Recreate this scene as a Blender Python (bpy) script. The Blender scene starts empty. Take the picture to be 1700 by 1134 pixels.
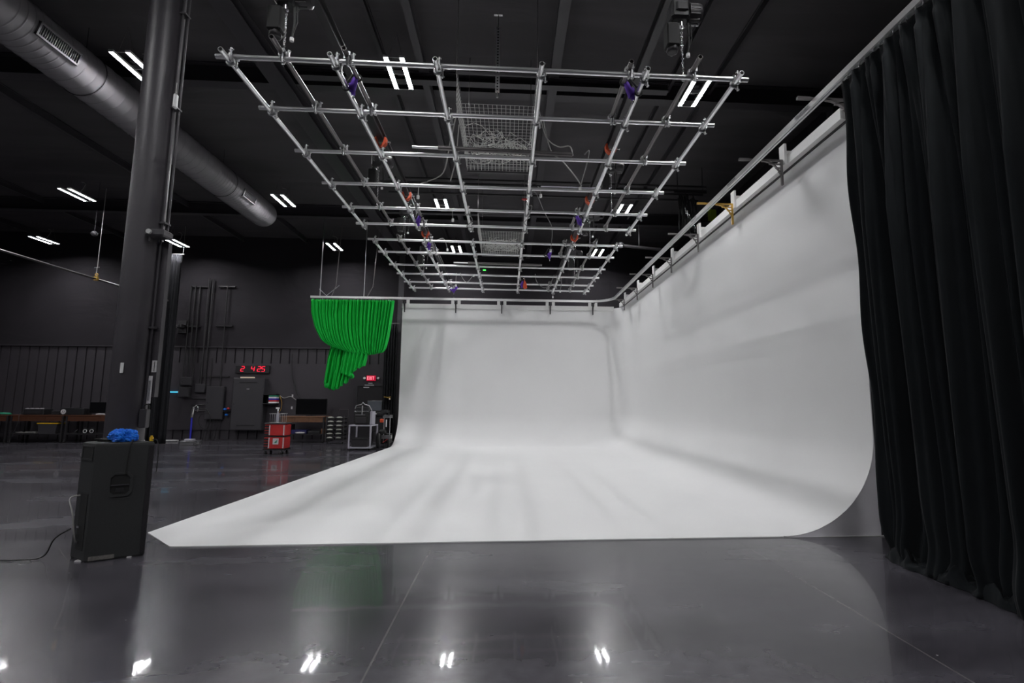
import bpy, math, random
from mathutils import Vector, Matrix, Euler
from math import sin, cos, pi, radians as R
random.seed(7)
SC = bpy.context.scene
COL = SC.collection

# ---------------------------------------------------------------- camera
cam_d = bpy.data.cameras.new('camera'); cam = bpy.data.objects.new('camera', cam_d); COL.objects.link(cam)
YAW, PITCH, ROLL, FPX = R(-3.5606), R(6.9954), R(0.2272), 834.37
def _rot():
    cy, sy, cp, sp, cr, sr = cos(YAW), sin(YAW), cos(PITCH), sin(PITCH), cos(ROLL), sin(ROLL)
    A = Matrix(((1,0,0),(0,0,-1),(0,1,0)))
    Ry = Matrix(((cy,sy,0),(-sy,cy,0),(0,0,1)))
    P = Matrix(((1,0,0),(0,cp,sp),(0,-sp,cp)))
    Rr = Matrix(((cr,-sr,0),(sr,cr,0),(0,0,1)))
    return Rr @ A @ P @ Ry
_M = _rot()                                   # rows: camera right, down, forward in world space
rgt, dwn, fwd = Vector(_M[0]), Vector(_M[1]), Vector(_M[2])
mw = Matrix((rgt, -dwn, -fwd)).transposed().to_4x4(); mw.translation = Vector((0,0,1.5))
cam.matrix_world = mw
cam_d.sensor_width = 36.0; cam_d.lens = FPX*36/1700; cam_d.shift_x = -(894.27-850)/1700
cam_d.clip_start = .05; cam_d.clip_end = 200
SC.camera = cam
# ---------------------------------------------------------------- world / view
w = bpy.data.worlds.new('world'); SC.world = w; w.use_nodes = True
w.node_tree.nodes['Background'].inputs[0].default_value = (.02,.02,.024,1)
w.node_tree.nodes['Background'].inputs[1].default_value = .0
vs = SC.view_settings; vs.view_transform = 'Standard'; vs.look = 'None'; vs.gamma = 1; vs.exposure = 0.0; vs.use_curve_mapping = False
LAMP = 258.0                                   # radiance of the lamp strips

# ---------------------------------------------------------------- materials
def mat(name, col, rough=.5, metal=0, emit=None, es=0, noise=0, nscale=20, bump=0, bscale=60, spec=.5, coat=0, sheen=0):
    m = bpy.data.materials.new(name); m.use_nodes = True; nt = m.node_tree; N = nt.nodes; L = nt.links
    b = N['Principled BSDF']
    b.inputs['Base Color'].default_value = (*col, 1); b.inputs['Roughness'].default_value = rough
    b.inputs['Metallic'].default_value = metal; b.inputs['Specular IOR Level'].default_value = spec
    b.inputs['Coat Weight'].default_value = coat; b.inputs['Sheen Weight'].default_value = sheen
    if emit: b.inputs['Emission Color'].default_value = (*emit, 1); b.inputs['Emission Strength'].default_value = es
    tc = N.new('ShaderNodeTexCoord')
    nz = N.new('ShaderNodeTexNoise'); nz.inputs['Scale'].default_value = nscale; nz.inputs['Detail'].default_value = 5
    L.new(tc.outputs['Object'], nz.inputs['Vector'])
    k = noise if noise else .06
    mr = N.new('ShaderNodeMapRange'); mr.inputs[3].default_value = 1-k; mr.inputs[4].default_value = 1+k
    L.new(nz.outputs[0], mr.inputs[0])
    mx = N.new('ShaderNodeVectorMath'); mx.operation = 'SCALE'; mx.inputs[0].default_value = col
    L.new(mr.outputs[0], mx.inputs['Scale']); L.new(mx.outputs[0], b.inputs['Base Color'])
    if bump:
        n2 = N.new('ShaderNodeTexNoise'); n2.inputs['Scale'].default_value = bscale; n2.inputs['Detail'].default_value = 4
        L.new(tc.outputs['Object'], n2.inputs['Vector'])
        bp = N.new('ShaderNodeBump'); bp.inputs['Strength'].default_value = bump; bp.inputs['Distance'].default_value = .02
        L.new(n2.outputs[0], bp.inputs['Height']); L.new(bp.outputs[0], b.inputs['Normal'])
    return m
M = {}
M['white_paint'] = mat('white_paint', (.80,.80,.80), .55, noise=.02, nscale=1.2)
M['white_trim'] = mat('white_trim', (.74,.74,.73), .5, noise=.05, nscale=6)
M['grey_panel'] = mat('grey_panel', (.78,.76,.80), .6, noise=.22, nscale=2.5)
M['black_wall'] = mat('black_wall', (.042,.037,.044), .6, noise=.12, nscale=3)
M['ply'] = mat('painted_plywood', (.044,.038,.046), .55, noise=.08, nscale=4)
M['black_steel'] = mat('black_steel', (.024,.022,.025), .45, noise=.1, nscale=8)
M['beam'] = mat('roof_beam_paint', (.042,.039,.045), .5, noise=.1, nscale=5)
M['col'] = mat('column_paint', (.052,.047,.055), .42, noise=.1, nscale=5, bump=.15, bscale=25)
M['box_grey'] = mat('cabinet_grey', (.046,.043,.049), .45, noise=.05)
M['duct'] = mat('duct_paint', (.20,.19,.205), .5, .0, noise=.12, nscale=4)
M['alu'] = mat('aluminium_tube', (.78,.78,.79), .3, .85, noise=.06, nscale=12)
M['track'] = mat('aluminium_track', (.70,.70,.70), .35, .6, noise=.06, nscale=12)
M['clamp'] = mat('clamp_metal', (.42,.42,.43), .35, .9, noise=.2, nscale=40)
M['dark_pipe'] = mat('dark_steel_pipe', (.16,.15,.15), .38, .7, noise=.2, nscale=10)
M['black'] = mat('black_plastic', (.016,.016,.018), .45, noise=.15)
M['speaker'] = mat('speaker_black', (.027,.028,.029), .55, noise=.2, nscale=90, bump=.3, bscale=300)
M['rubber'] = mat('rubber', (.012,.012,.012), .7)
M['drape'] = mat('black_velour', (.0115,.0135,.0155), .9, noise=.2, nscale=3, sheen=.05, spec=.15)
M['drape2'] = mat('black_duvetyne', (.020,.020,.023), .9, noise=.2, nscale=3, spec=.15)
M['green'] = mat('green_cloth', (.005,.44,.05), .75, noise=.1, nscale=6, spec=.25)
M['purple'] = mat('purple_sling', (.12,.04,.42), .7, noise=.2)
M['orange'] = mat('orange_paint', (.62,.075,.02), .5, noise=.15)
M['red'] = mat('red_plastic', (.55,.035,.035), .4, noise=.08)
M['blue'] = mat('blue_plastic', (.01,.20,.85), .35, noise=.2, nscale=15)
M['blue_paint'] = mat('blue_paint', (.03,.03,.45), .4)
M['navy'] = mat('navy_cloth', (.02,.02,.11), .7)
M['yellow'] = mat('yellow_plastic', (.80,.50,.02), .45)
M['lime'] = mat('lime_plastic', (.42,.60,.02), .5)
M['chrome'] = mat('chrome', (.75,.75,.76), .2, 1, noise=.1)
M['lilac'] = mat('grey_powder_coat', (.40,.39,.45), .45, noise=.05)
M['wood'] = mat('oiled_wood', (.085,.030,.014), .5, noise=.35, nscale=9)
M['wood2'] = mat('brown_wood', (.20,.095,.05), .5, noise=.35, nscale=9)
M['white_plastic'] = mat('white_plastic', (.8,.8,.8), .4)
M['paper'] = mat('paper', (.62,.60,.62), .7, noise=.25, nscale=60)
M['screen'] = mat('dark_screen', (.006,.006,.007), .15)
M['greyscreen'] = mat('grey_screen', (.11,.12,.14), .4)
M['wire'] = mat('grey_cable', (.35,.34,.33), .5)
M['cable_grey'] = mat('cable_grey', (.17,.165,.17), .5)
M['mesh'] = mat('galvanised_wire', (.62,.62,.60), .4, .4, noise=.3)
M['brass'] = mat('brass', (.62,.38,.08), .35, .7)
M['green2'] = mat('green_coil', (.02,.25,.14), .5)
M['lamp'] = mat('lamp_strip', (.9,.9,.9), .4, emit=(.985,.985,1.0), es=LAMP)
M['led_red'] = mat('red_led', (.3,.0,.01), .4, emit=(1,.02,.05), es=1.6)
M['exit_red'] = mat('exit_glow', (.6,.0,.03), .4, emit=(1,.01,.08), es=.3)
M['exit_lt'] = mat('exit_letters', (.9,.3,.4), .4, emit=(1,.42,.5), es=1.1)
M['led_blue'] = mat('blue_led', (.1,.5,.7), .4, emit=(.06,.55,.9), es=1.3)
M['led_green'] = mat('green_led', (.1,.7,.1), .4, emit=(.05,1,.1), es=1.2)
M['strip'] = mat('warm_paper_glow', (.75,.62,.48), .5, emit=(1,.8,.6), es=.15)  # pale tone brightened by a faint added glow; not a lamp
M['lens'] = mat('lamp_head', (.5,.5,.5), .25)

def floor_material():
    m = bpy.data.materials.new('polished_dark_concrete'); m.use_nodes = True; nt = m.node_tree; N = nt.nodes; L = nt.links
    b = N['Principled BSDF']; g = N.new('ShaderNodeNewGeometry')
    def noise(scale, detail, vec=None, dist=0):
        n = N.new('ShaderNodeTexNoise'); n.inputs['Scale'].default_value = scale; n.inputs['Detail'].default_value = detail
        n.inputs['Distortion'].default_value = dist; L.new(vec or g.outputs['Position'], n.inputs['Vector']); return n.outputs[0]
    mp = N.new('ShaderNodeMapping'); mp.inputs['Scale'].default_value = (.35, 1.2, 1); mp.inputs['Rotation'].default_value = (0,0,.25); L.new(g.outputs['Position'], mp.inputs['Vector'])
    n1 = noise(1.1, 6, mp.outputs[0]); n2 = noise(9, 6); n3 = noise(45, 3)
    cr = N.new('ShaderNodeValToRGB'); e = cr.color_ramp.elements
    e[0].position = .20; e[0].color = (.022,.020,.025,1); e[1].position = .85; e[1].color = (.098,.094,.112,1)
    L.new(n1, cr.inputs[0])
    cr2 = N.new('ShaderNodeValToRGB'); e = cr2.color_ramp.elements
    e[0].position = .25; e[0].color = (.78,.78,.78,1); e[1].position = .8; e[1].color = (1.3,1.28,1.26,1)
    L.new(n2, cr2.inputs[0])
    mul = N.new('ShaderNodeMix'); mul.data_type = 'RGBA'; mul.blend_type = 'MULTIPLY'; mul.inputs[0].default_value = 1
    L.new(cr.outputs[0], mul.inputs[6]); L.new(cr2.outputs[0], mul.inputs[7])
    # pale specks
    vz = N.new('ShaderNodeTexVoronoi'); vz.inputs['Scale'].default_value = 3.2; L.new(g.outputs['Position'], vz.inputs['Vector'])
    lt = N.new('ShaderNodeMath'); lt.operation = 'LESS_THAN'; lt.inputs[1].default_value = .022; L.new(vz.outputs['Distance'], lt.inputs[0])
    # saw-cut joints
    sp = N.new('ShaderNodeSeparateXYZ'); L.new(g.outputs['Position'], sp.inputs[0])
    def math(op, a, b_=None, c=None):
        n = N.new('ShaderNodeMath'); n.operation = op
        for i, v in enumerate((a, b_, c)):
            if v is None: continue
            if isinstance(v, (int, float)): n.inputs[i].default_value = v
            else: L.new(v, n.inputs[i])
        return n.outputs[0]
    def joint(sock, off, per):
        a = math('ABSOLUTE', math('SUBTRACT', math('WRAP', math('SUBTRACT', sock, off), per*.5, -per*.5), 0))
        return math('LESS_THAN', a, .006)
    jx = joint(sp.outputs[0], -.768, 3.32); jy = joint(sp.outputs[1], 5.737, 6.2)
    dx = math('ABSOLUTE', math('SUBTRACT', sp.outputs[0], -4.09)); dy = math('ABSOLUTE', math('SUBTRACT', sp.outputs[1], 5.737))
    dd = math('ADD', dx, dy)
    ind = math('LESS_THAN', dd, .54); edge = math('LESS_THAN', math('ABSOLUTE', math('SUBTRACT', dd, .54)), .010)
    j = math('MULTIPLY', math('MAXIMUM', jx, jy), math('SUBTRACT', 1, ind)); j = math('MAXIMUM', j, edge)
    j = math('MULTIPLY', j, math('MULTIPLY_ADD', n2, .9, .25))
    def mixc(fac, a, col):
        mm = N.new('ShaderNodeMix'); mm.data_type = 'RGBA'; L.new(fac, mm.inputs[0]); L.new(a, mm.inputs[6]); mm.inputs[7].default_value = (*col, 1); return mm.outputs[2]
    c = mixc(lt.outputs[0], mul.outputs[2], (.22,.22,.22)); c = mixc(j, c, (.15,.14,.14))
    L.new(c, b.inputs['Base Color'])
    mr = N.new('ShaderNodeMapRange'); mr.inputs[1].default_value = .1; mr.inputs[2].default_value = .9; mr.inputs[3].default_value = .20; mr.inputs[4].default_value = .32
    L.new(n1, mr.inputs[0]); L.new(mr.outputs[0], b.inputs['Roughness'])
    b.inputs['Specular IOR Level'].default_value = .42; b.inputs['Coat Weight'].default_value = .34; b.inputs['Coat Roughness'].default_value = .045
    bp = N.new('ShaderNodeBump'); bp.inputs['Strength'].default_value = .10; bp.inputs['Distance'].default_value = .01
    L.new(noise(2.2, 2), bp.inputs['Height']); L.new(bp.outputs[0], b.inputs['Normal']); L.new(bp.outputs[0], b.inputs['Coat Normal'])
    return m
M['floor'] = floor_material()
def wrinkle_material(name, col, rough=.42, strength=.5, stretch=(.5,2,1)):
    m = bpy.data.materials.new(name); m.use_nodes = True; nt = m.node_tree; N = nt.nodes; L = nt.links
    b = N['Principled BSDF']; g = N.new('ShaderNodeNewGeometry'); b.inputs['Roughness'].default_value = max(rough,.75); b.inputs['Specular IOR Level'].default_value = .12
    mp = N.new('ShaderNodeMapping'); mp.inputs['Scale'].default_value = stretch; L.new(g.outputs['Position'], mp.inputs['Vector'])
    a = N.new('ShaderNodeTexNoise'); a.inputs['Scale'].default_value = .8; a.inputs['Detail'].default_value = 7; a.inputs['Distortion'].default_value = .7; L.new(mp.outputs[0], a.inputs['Vector'])
    bp = N.new('ShaderNodeBump'); bp.inputs['Strength'].default_value = strength; bp.inputs['Distance'].default_value = .12
    L.new(a.outputs[0], bp.inputs['Height']); L.new(bp.outputs[0], b.inputs['Normal'])
    cr = N.new('ShaderNodeValToRGB'); e = cr.color_ramp.elements
    e[0].position = .3; e[0].color = (*[c*.85 for c in col],1); e[1].position = .7; e[1].color = (*[c*1.15 for c in col],1)
    L.new(a.outputs[0], cr.inputs[0]); L.new(cr.outputs[0], b.inputs['Base Color'])
    return m
M['blanket'] = wrinkle_material('black_insulation_blanket', (.030,.027,.0315))
M['ceil'] = wrinkle_material('black_ceiling_blanket', (.082,.078,.083), .5, .3, (.3,1.6,1))

# ---------------------------------------------------------------- mesh helpers
ORG = {}
class MB:
    def __init__(s): s.v = []; s.f = []; s.sm = []
    def add(s, vs, fs, smooth=False):
        o = len(s.v); s.v += [Vector(p) for p in vs]; s.f += [tuple(i+o for i in f) for f in fs]; s.sm += [smooth]*len(fs); return s
    def box(s, p0, p1, rz=0, piv=None, bev=0):
        x0,y0,z0 = [min(a,b) for a,b in zip(p0,p1)]; x1,y1,z1 = [max(a,b) for a,b in zip(p0,p1)]
        vs = [(x,y,z) for z in (z0,z1) for x,y in ((x0,y0),(x1,y0),(x1,y1),(x0,y1))]
        if bev:
            b = min(bev, (x1-x0)/2.01, (y1-y0)/2.01, (z1-z0)/2.01); vs = []
            for z, i in ((z0,b),(z0+b,0),(z1-b,0),(z1,b)):
                for x,y in ((x0+i+b,y0+i),(x1-i-b,y0+i),(x1-i,y0+i+b),(x1-i,y1-i-b),(x1-i-b,y1-i),(x0+i+b,y1-i),(x0+i,y1-i-b),(x0+i,y0+i+b)): vs.append((x,y,z))
            fs = [tuple(range(7,-1,-1)), tuple(range(24,32))]
            for k in range(3):
                for i in range(8): j = (i+1)%8; fs.append((k*8+i,k*8+j,k*8+8+j,k*8+8+i))
        else: fs = [(3,2,1,0),(4,5,6,7),(0,1,5,4),(1,2,6,5),(2,3,7,6),(3,0,4,7)]
        if rz:
            pv = Vector(piv if piv else ((x0+x1)/2,(y0+y1)/2,0)); pv.z = 0; m = Matrix.Rotation(rz,3,'Z'); vs = [m@(Vector(p)-pv)+pv for p in vs]
        return s.add(vs, fs)
    def tube(s, pts, r, n=8, cap=True, closed=False, smooth=True):
        pts = [Vector(p) for p in pts]; m = len(pts); vs = []; up = None
        for i, p in enumerate(pts):
            a = pts[(i-1)%m] if (i or closed) else p; b = pts[(i+1)%m] if (i < m-1 or closed) else p
            d = (b-a).normalized()
            if up is None:
                up = Vector((0,0,1)) if abs(d.z) < .9 else Vector((1,0,0))
            sx = d.cross(up); sx = sx.normalized() if sx.length > 1e-6 else Vector((1,0,0)); up = sx.cross(d).normalized()
            rr = r[i] if isinstance(r,(list,tuple)) else r
            for k in range(n):
                t = 2*pi*k/n; vs.append(p+rr*(cos(t)*sx+sin(t)*up))
        fs = []
        for i in range(m if closed else m-1):
            for k in range(n):
                j = (i+1)%m; l = (k+1)%n; fs.append((i*n+k,i*n+l,j*n+l,j*n+k))
        s.add(vs, fs, smooth)
        if cap and not closed:
            s.add(vs[:n], [tuple(range(n-1,-1,-1))]); s.add(vs[-n:], [tuple(range(n))])
        return s
    def ring(s, c, ax, R_, r, n=14, k=6):
        ax = Vector(ax).normalized(); u = ax.orthogonal().normalized(); w_ = ax.cross(u); c = Vector(c)
        return s.tube([c+R_*(cos(2*pi*i/n)*u+sin(2*pi*i/n)*w_) for i in range(n)], r, k, closed=True)
    def hollow(s, a, b, r, t=.004, n=12):                        # open pipe
        a, b = Vector(a), Vector(b); s.tube([a,b], r, n, cap=False); s.tube([b,a], r-t, n, cap=False)
        d = (b-a).normalized(); up = Vector((0,0,1)) if abs(d.z) < .9 else Vector((1,0,0)); sx = d.cross(up).normalized(); up = sx.cross(d)
        for p, fl in ((a,0),(b,1)):
            vs = [p+q*(cos(2*pi*k/n)*sx+sin(2*pi*k/n)*up) for q in (r, r-t) for k in range(n)]
            s.add(vs, [((k,(k+1)%n,n+(k+1)%n,n+k) if fl else (n+k,n+(k+1)%n,(k+1)%n,k)) for k in range(n)])
        return s
    def prism(s, poly, ax, a, b):                                # poly in the two other axes
        def P(u, v_, t): return {'x':(t,u,v_),'y':(u,t,v_),'z':(u,v_,t)}[ax]
        n = len(poly); vs = [P(u,v_,a) for u,v_ in poly]+[P(u,v_,b) for u,v_ in poly]
        return s.add(vs, [tuple(range(n)), tuple(range(2*n-1,n-1,-1))]+[(i,n+i,n+(i+1)%n,(i+1)%n) for i in range(n)])
    def grid(s, fn, nu, nv, smooth=True):
        vs = [fn(i/nu, j/nv) for j in range(nv+1) for i in range(nu+1)]
        return s.add(vs, [(j*(nu+1)+i, j*(nu+1)+i+1, (j+1)*(nu+1)+i+1, (j+1)*(nu+1)+i) for j in range(nv) for i in range(nu)], smooth)
    def blob(s, c, rad, amp=.2, seed=0, nu=20, nv=12, flat=True):
        rn = random.Random(seed); ph = [(rn.uniform(0,6.3), rn.uniform(2,6), rn.uniform(2,6)) for _ in range(6)]
        def fn(u, v):
            a = 2*pi*u; b = pi*v; d = 1+sum(amp/3*sin(p0+p1*a*round(1)*0+round(p1)*a+p2*b*1.7) for p0,p1,p2 in ph)*sin(b)
            z = rad[2]*cos(b)*d
            if flat: z = max(z, -rad[2]*.55)
            return (c[0]+rad[0]*sin(b)*cos(a)*d, c[1]+rad[1]*sin(b)*sin(a)*d, c[2]+z)
        return s.grid(fn, nu, nv)
    def build(s, name, m, parent=None, loc=None, label=None):
        org = ORG.get(parent, Vector((0,0,0))) if parent else Vector(loc) if loc is not None else Vector((0,0,0))
        me = bpy.data.meshes.new(name); me.from_pydata([tuple(p-org) for p in s.v], [], s.f); me.update()
        me.polygons.foreach_set('use_smooth', s.sm)
        me.materials.append(M[m] if isinstance(m, str) else m)
        o = bpy.data.objects.new(name, me); COL.objects.link(o)
        if parent: o.parent = parent; ORG[o] = org
        else: o.location = org; ORG[o] = org
        if label: o['label'] = label
        return o
def thing(name, label, cat, loc=(0,0,0), group=None):
    o = bpy.data.objects.new(name, None); COL.objects.link(o); o.location = loc; o.empty_display_size = .1
    o['label'] = label; o['category'] = cat; ORG[o] = Vector(loc)
    if group: o['group'] = group
    return o
def tag(o, label, cat, group=None, kind=None):
    o['label'] = label; o['category'] = cat
    if group: o['group'] = group
    if kind: o['kind'] = kind
    return o
def struct(o): o['kind'] = 'structure'; return o
def kids(o): return [c for c in bpy.data.objects if c.parent == o]
def copy_tree(o, ch, loc, label, group=None, rz=None):
    c = o.copy(); COL.objects.link(c); c.location = loc; c['label'] = label
    if rz is not None: c.rotation_euler.z = rz
    if group: c['group'] = group
    for a in ch:
        b = a.copy(); COL.objects.link(b); b.parent = c
    return c
def arc(c, r, a0, a1, n, z=None):
    return [(c[0]+r*cos(a0+(a1-a0)*i/n), c[1]+r*sin(a0+(a1-a0)*i/n)) for i in range(n+1)]

# ================================================================= SETTING
XL, XR, YF, YB, ZC = -22.0, 7.2, -9.0, 20.6, 8.2
struct(MB().box((XL,YF,-.1),(XR,YB,0)).build('floor','floor'))
struct(MB().box((XL,YF,ZC),(XR,YB,ZC+.1)).build('ceiling','ceil'))
struct(MB().box((XL-.2,YB,0),(XR+.2,YB+.2,ZC)).build('wall_back','blanket'))
struct(MB().box((XR,YF,0),(XR+.2,YB,ZC)).build('wall_right','blanket'))
struct(MB().box((XL-.2,YF,0),(XL,YB,ZC)).build('wall_left','blanket'))
struct(MB().box((XL-.2,YF-.2,0),(XR+.2,YF,ZC)).build('wall_front','blanket'))
# ribbed liner panel on the lower back wall
m = MB(); x = XL+.05; px = .35
while x < XR-.1:
    m.box((x,YB-.035,0.06),(min(x+px-.05,XR-.02),YB-.001,3.62)); x += px
struct(m.build('trim_1','black_wall'))
struct(MB().box((XL+.02,YB-.10,3.63),(XR-.02,YB-.001,3.67)).build('trim_2','black_wall'))
struct(MB().box((-13.15,YB-.075,.42),(-4.55,YB-.036,3.02)).build('trim_3','ply'))
struct(MB().box((XL+.02,YB-.06,0),(XR-.02,YB-.036,.06)).build('trim_4','ply'))
# roof framing (kept as trim of the building)
n_trim = [5]
def beam(p0, p1, wdt, dep, m_='beam'):
    """I section from p0 to p1, bottom at p.z, height dep"""
    p0, p1 = Vector(p0), Vector(p1); t = .018; b = MB()
    ax = 0 if abs(p1.x-p0.x) > abs(p1.y-p0.y) else 1
    def bx(o0, o1, z0, z1):
        if ax == 1: b.box((p0.x+o0,p0.y,p0.z+z0),(p0.x+o1,p1.y,p0.z+z1))
        else: b.box((p0.x,p0.y+o0,p0.z+z0),(p1.x,p0.y+o1,p0.z+z1))
    bx(-wdt/2,wdt/2,0,t); bx(-.008,.008,t,dep-t); bx(-wdt/2,wdt/2,dep-t,dep)
    o = struct(b.build('trim_%d'%n_trim[0], m_)); n_trim[0] += 1; return o
for Y in (-4.0, 2.4, 9.7, 17.0): beam((XL+.01,Y,7.78),(XR-.01,Y,7.78),.22,.41)
for X, w_ in ((-4.43,.34),(-1.62,.13),(.82,.17)): beam((X,YF+.01,7.55),(X,YB-.01,7.55),w_,.22)
for X, w_ in ((-2.45,.07),(3.3,.06),(4.2,.06),(-8.3,.07),(-10.8,.07),(-15.4,.07),(-18.6,.07)): beam((X,YF+.01,8.0),(X,YB-.01,8.0),w_,.19)
for Y in (8.8, 15.4): beam((-3.95,Y,7.40),(3.0,Y,7.40),.16,.14)
for X in (-2.25, 1.80): beam((X,2.6,6.05),(X,19.0,6.05),.10,.16,'black_steel')
# column flanges standing on the back and right wall
for X in (-4.33,): b = MB(); b.box((X-.11,YB-.34,0),(X+.11,YB-.32,ZC)); b.box((X-.01,YB-.32,0),(X+.01,YB-.101,ZC)); struct(b.build('trim_%d'%n_trim[0],'beam')); n_trim[0] += 1
for Y in (9.7, 17.0): b = MB(); b.box((XR-.36,Y-.11,0),(XR-.34,Y+.11,7.78)); b.box((XR-.34,Y-.01,0),(XR-.001,Y+.01,7.78)); struct(b.build('trim_%d'%n_trim[0],'beam')); n_trim[0] += 1
# door
b = MB(); b.box((-5.93,YB-.11,0),(-4.88,YB-.078,2.15)); d1 = struct(b.build('door_1','black_steel'))
b = MB(); b.box((-6.0,YB-.13,0),(-5.935,YB-.078,2.24)); b.box((-4.875,YB-.13,0),(-4.81,YB-.078,2.24)); b.box((-5.935,YB-.13,2.155),(-4.875,YB-.078,2.24)); b.build('door_frame','beam',d1)
MB().box((-5.75,YB-.15,.98),(-5.05,YB-.112,1.03)).build('push_bar','dark_pipe',d1)

# ================================================================= CYCLORAMA
cyc = thing('cyclorama','large white seamless cyclorama with curved cove filling the right half of the studio','studio backdrop',(0,12,0))
CX0, CX1, CY, r0, ZT, ZTB = -3.9, 4.3, 18.6, 1.15, 5.08, 4.97
YFR = 5.74
def cyc_surface():
    lv = []
    nz = 10
    for i in range(nz): lv.append((0.0, r0+(ZT-r0)*(1-i/nz), .5))
    for i in range(25):
        t = (pi/2)*i/24; lv.append((r0*(1-cos(t)), .012+(r0-.012)*(1-sin(t)), .5+.5*(1-cos(t))))
    NA, NB, NC = 16, 12, 24
    rows = []
    for k, (o, z, rho) in enumerate(lv):
        xr, yb = CX1-o, CY-o; row = []
        for i in range(NA): row.append((CX0+(xr-rho-CX0)*i/NA, yb, z))
        for i in range(NB+1):
            a = pi/2-(pi/2)*i/NB; row.append((xr-rho+rho*cos(a), yb-rho+rho*sin(a), z))
        for i in range(1,NC+1): row.append((xr, yb-rho+(YFR-yb+rho)*i/NC, z))
        rows.append(row)
    b = MB(); n = len(rows[0]); vs = [p for r_ in rows for p in r_]
    # let the back part of the wall top drop to the height of its board
    b.add(vs, [(k*n+i,(k+1)*n+i,(k+1)*n+i+1,k*n+i+1) for k in range(len(rows)-1) for i in range(n-1)], True)
    last = rows[-1]
    poly = last+[(3.15,YFR,.012),(0,5.64,.012),(-3.47,5.655,.012),(-4.09,6.25,.012)]
    poly = last[:]+[(-3.47,5.655,.012),(-4.09,6.25,.012)]
    b.add(poly, [tuple(range(len(poly)-1,-1,-1))])
    # skirt of the floor slab
    sk = [last[-1],(-3.47,5.655,.012),(-4.09,6.25,.012),last[0]]
    for a, c in zip(sk, sk[1:]): b.add([a,c,(c[0],c[1],0.0),(a[0],a[1],0.0)], [(0,1,2,3)])
    return b
cyc_surface().build('seamless_surface','white_paint',cyc)
# backing of the two walls
b = MB(); b.box((CX0,CY+.012,0),(CX1+.12,CY+.10,ZTB)); b.box((CX1+.012,YFR+.001,0),(CX1+.10,CY+.01,ZT)); b.build('backing_frame','black_steel',cyc)
# end panel at the near right edge (between the cove curve and the wall line)
arcp = [(CX1-r0+r0*sin((pi/2)*i/24), .012+(r0-.012)*(1-cos((pi/2)*i/24))) for i in range(25)]
b = MB(); b.prism([(CX1-r0,.001)]+[(CX1+.10,.001),(CX1+.10,ZT),(CX1+.004,ZT)]+[(x+.002,z-.004) for x,z in arcp[::-1]][:-1],'y',YFR+.002,YFR+.02); b.build('end_panel','grey_panel',cyc,label='grey side panel under the curve of the cove')
b = MB(); b.prism([(CX1-r0-.02,.002),(CX1+.11,.002),(CX1+.11,.014)],'y',YFR-.012,YFR-.001); b.build('edge_strip','white_trim',cyc)
# left end cap of the cove
arcl = [(CY-r0+r0*sin((pi/2)*i/20), .012+(r0-.012)*(1-cos((pi/2)*i/20))) for i in range(21)]
b = MB(); b.prism([(CY-r0,.001),(CY+.10,.001),(CY+.10,ZTB)]+[(CY+.0,ZTB)]+[(y,z-.004) for y,z in arcl[::-1]][:-1],'x',CX0-.02,CX0+.0); b.build('end_panel','black_steel',cyc,label='black left end of the cove')
# boards along the top
b = MB(); b.box((CX1-.10,YFR+.02,ZT+.03),(CX1+.01,CY-.12,ZT+.18)); b.build('top_board','white_trim',cyc)
b = MB(); b.box((CX0,CY-.085,ZTB+.005),(CX1-.30,CY+.01,ZTB+.165)); b.build('top_board','white_trim',cyc)
b = MB(); b.box((CX1-.018,YFR+.02,ZT+.002),(CX1+.10,CY-.12,ZT+.029)); b.build('gap_shade_strip','beam',cyc)  # dark strip painting the shade in the gap below the overhanging board
BY = [5.50,7.05,8.75,10.45,12.25,13.9,15.65,17.45]
for i, y in enumerate(BY):
    b = MB(); b.box((CX1-.14,y-.07,ZT+.03),(CX1-.101,y+.07,ZT+.36)); b.box((CX1-.101,y+.05,ZT+.181),(CX1+.16,y+.07,ZT+.31)); b.build('post','white_trim',cyc)
BX = [-3.80,-1.93,-.235,1.58,3.19]
for i, x in enumerate(BX):
    for s in (-1, 1):
        if i == 0 and s < 0: continue
        b = MB(); b.box((x+s*.06,CY-.12,ZTB+.02),(x+s*.17,CY-.086,ZTB+.30)); b.build('post','white_trim',cyc)

# ================================================================= CURTAIN TRACK around the cyclorama
RZ, RX, RY = 5.14, 3.70, 17.62
trk = thing('curtain_track','silver aluminium curtain track running along the top of the white backdrop walls','curtain track',(0,12,5.2))
path = [(-6.85,RY),(2.92,RY)]+[(2.92+.78*sin(t), RY-.78*(1-cos(t))) for t in [pi/2*i/10 for i in range(1,11)]]+[(RX,17.0),(RX,-2.0)]
def sweep(path, prof):
    b = MB(); rows = []
    for i, p in enumerate(path):
        a = Vector(path[max(i-1,0)]); c = Vector(path[min(i+1,len(path)-1)]); d = (c-a).normalized(); nrm = Vector((d.y,-d.x))
        rows.append([(p[0]+nrm.x*o, p[1]+nrm.y*o, z) for o, z in prof])
    n = len(prof); vs = [q for r_ in rows for q in r_]
    b.add(vs, [(k*n+i,k*n+(i+1)%n,(k+1)*n+(i+1)%n,(k+1)*n+i) for k in range(len(rows)-1) for i in range(n)])
    b.add(rows[0], [tuple(range(n-1,-1,-1))]); b.add(rows[-1], [tuple(range(n))]); return b
h = .036
sweep(path, [(-.036,RZ-h),(-.010,RZ-h),(-.010,RZ-h+.025),(.010,RZ-h+.025),(.010,RZ-h),(.036,RZ-h),(.036,RZ+h),(-.036,RZ+h)]).build('track','track',trk)
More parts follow.
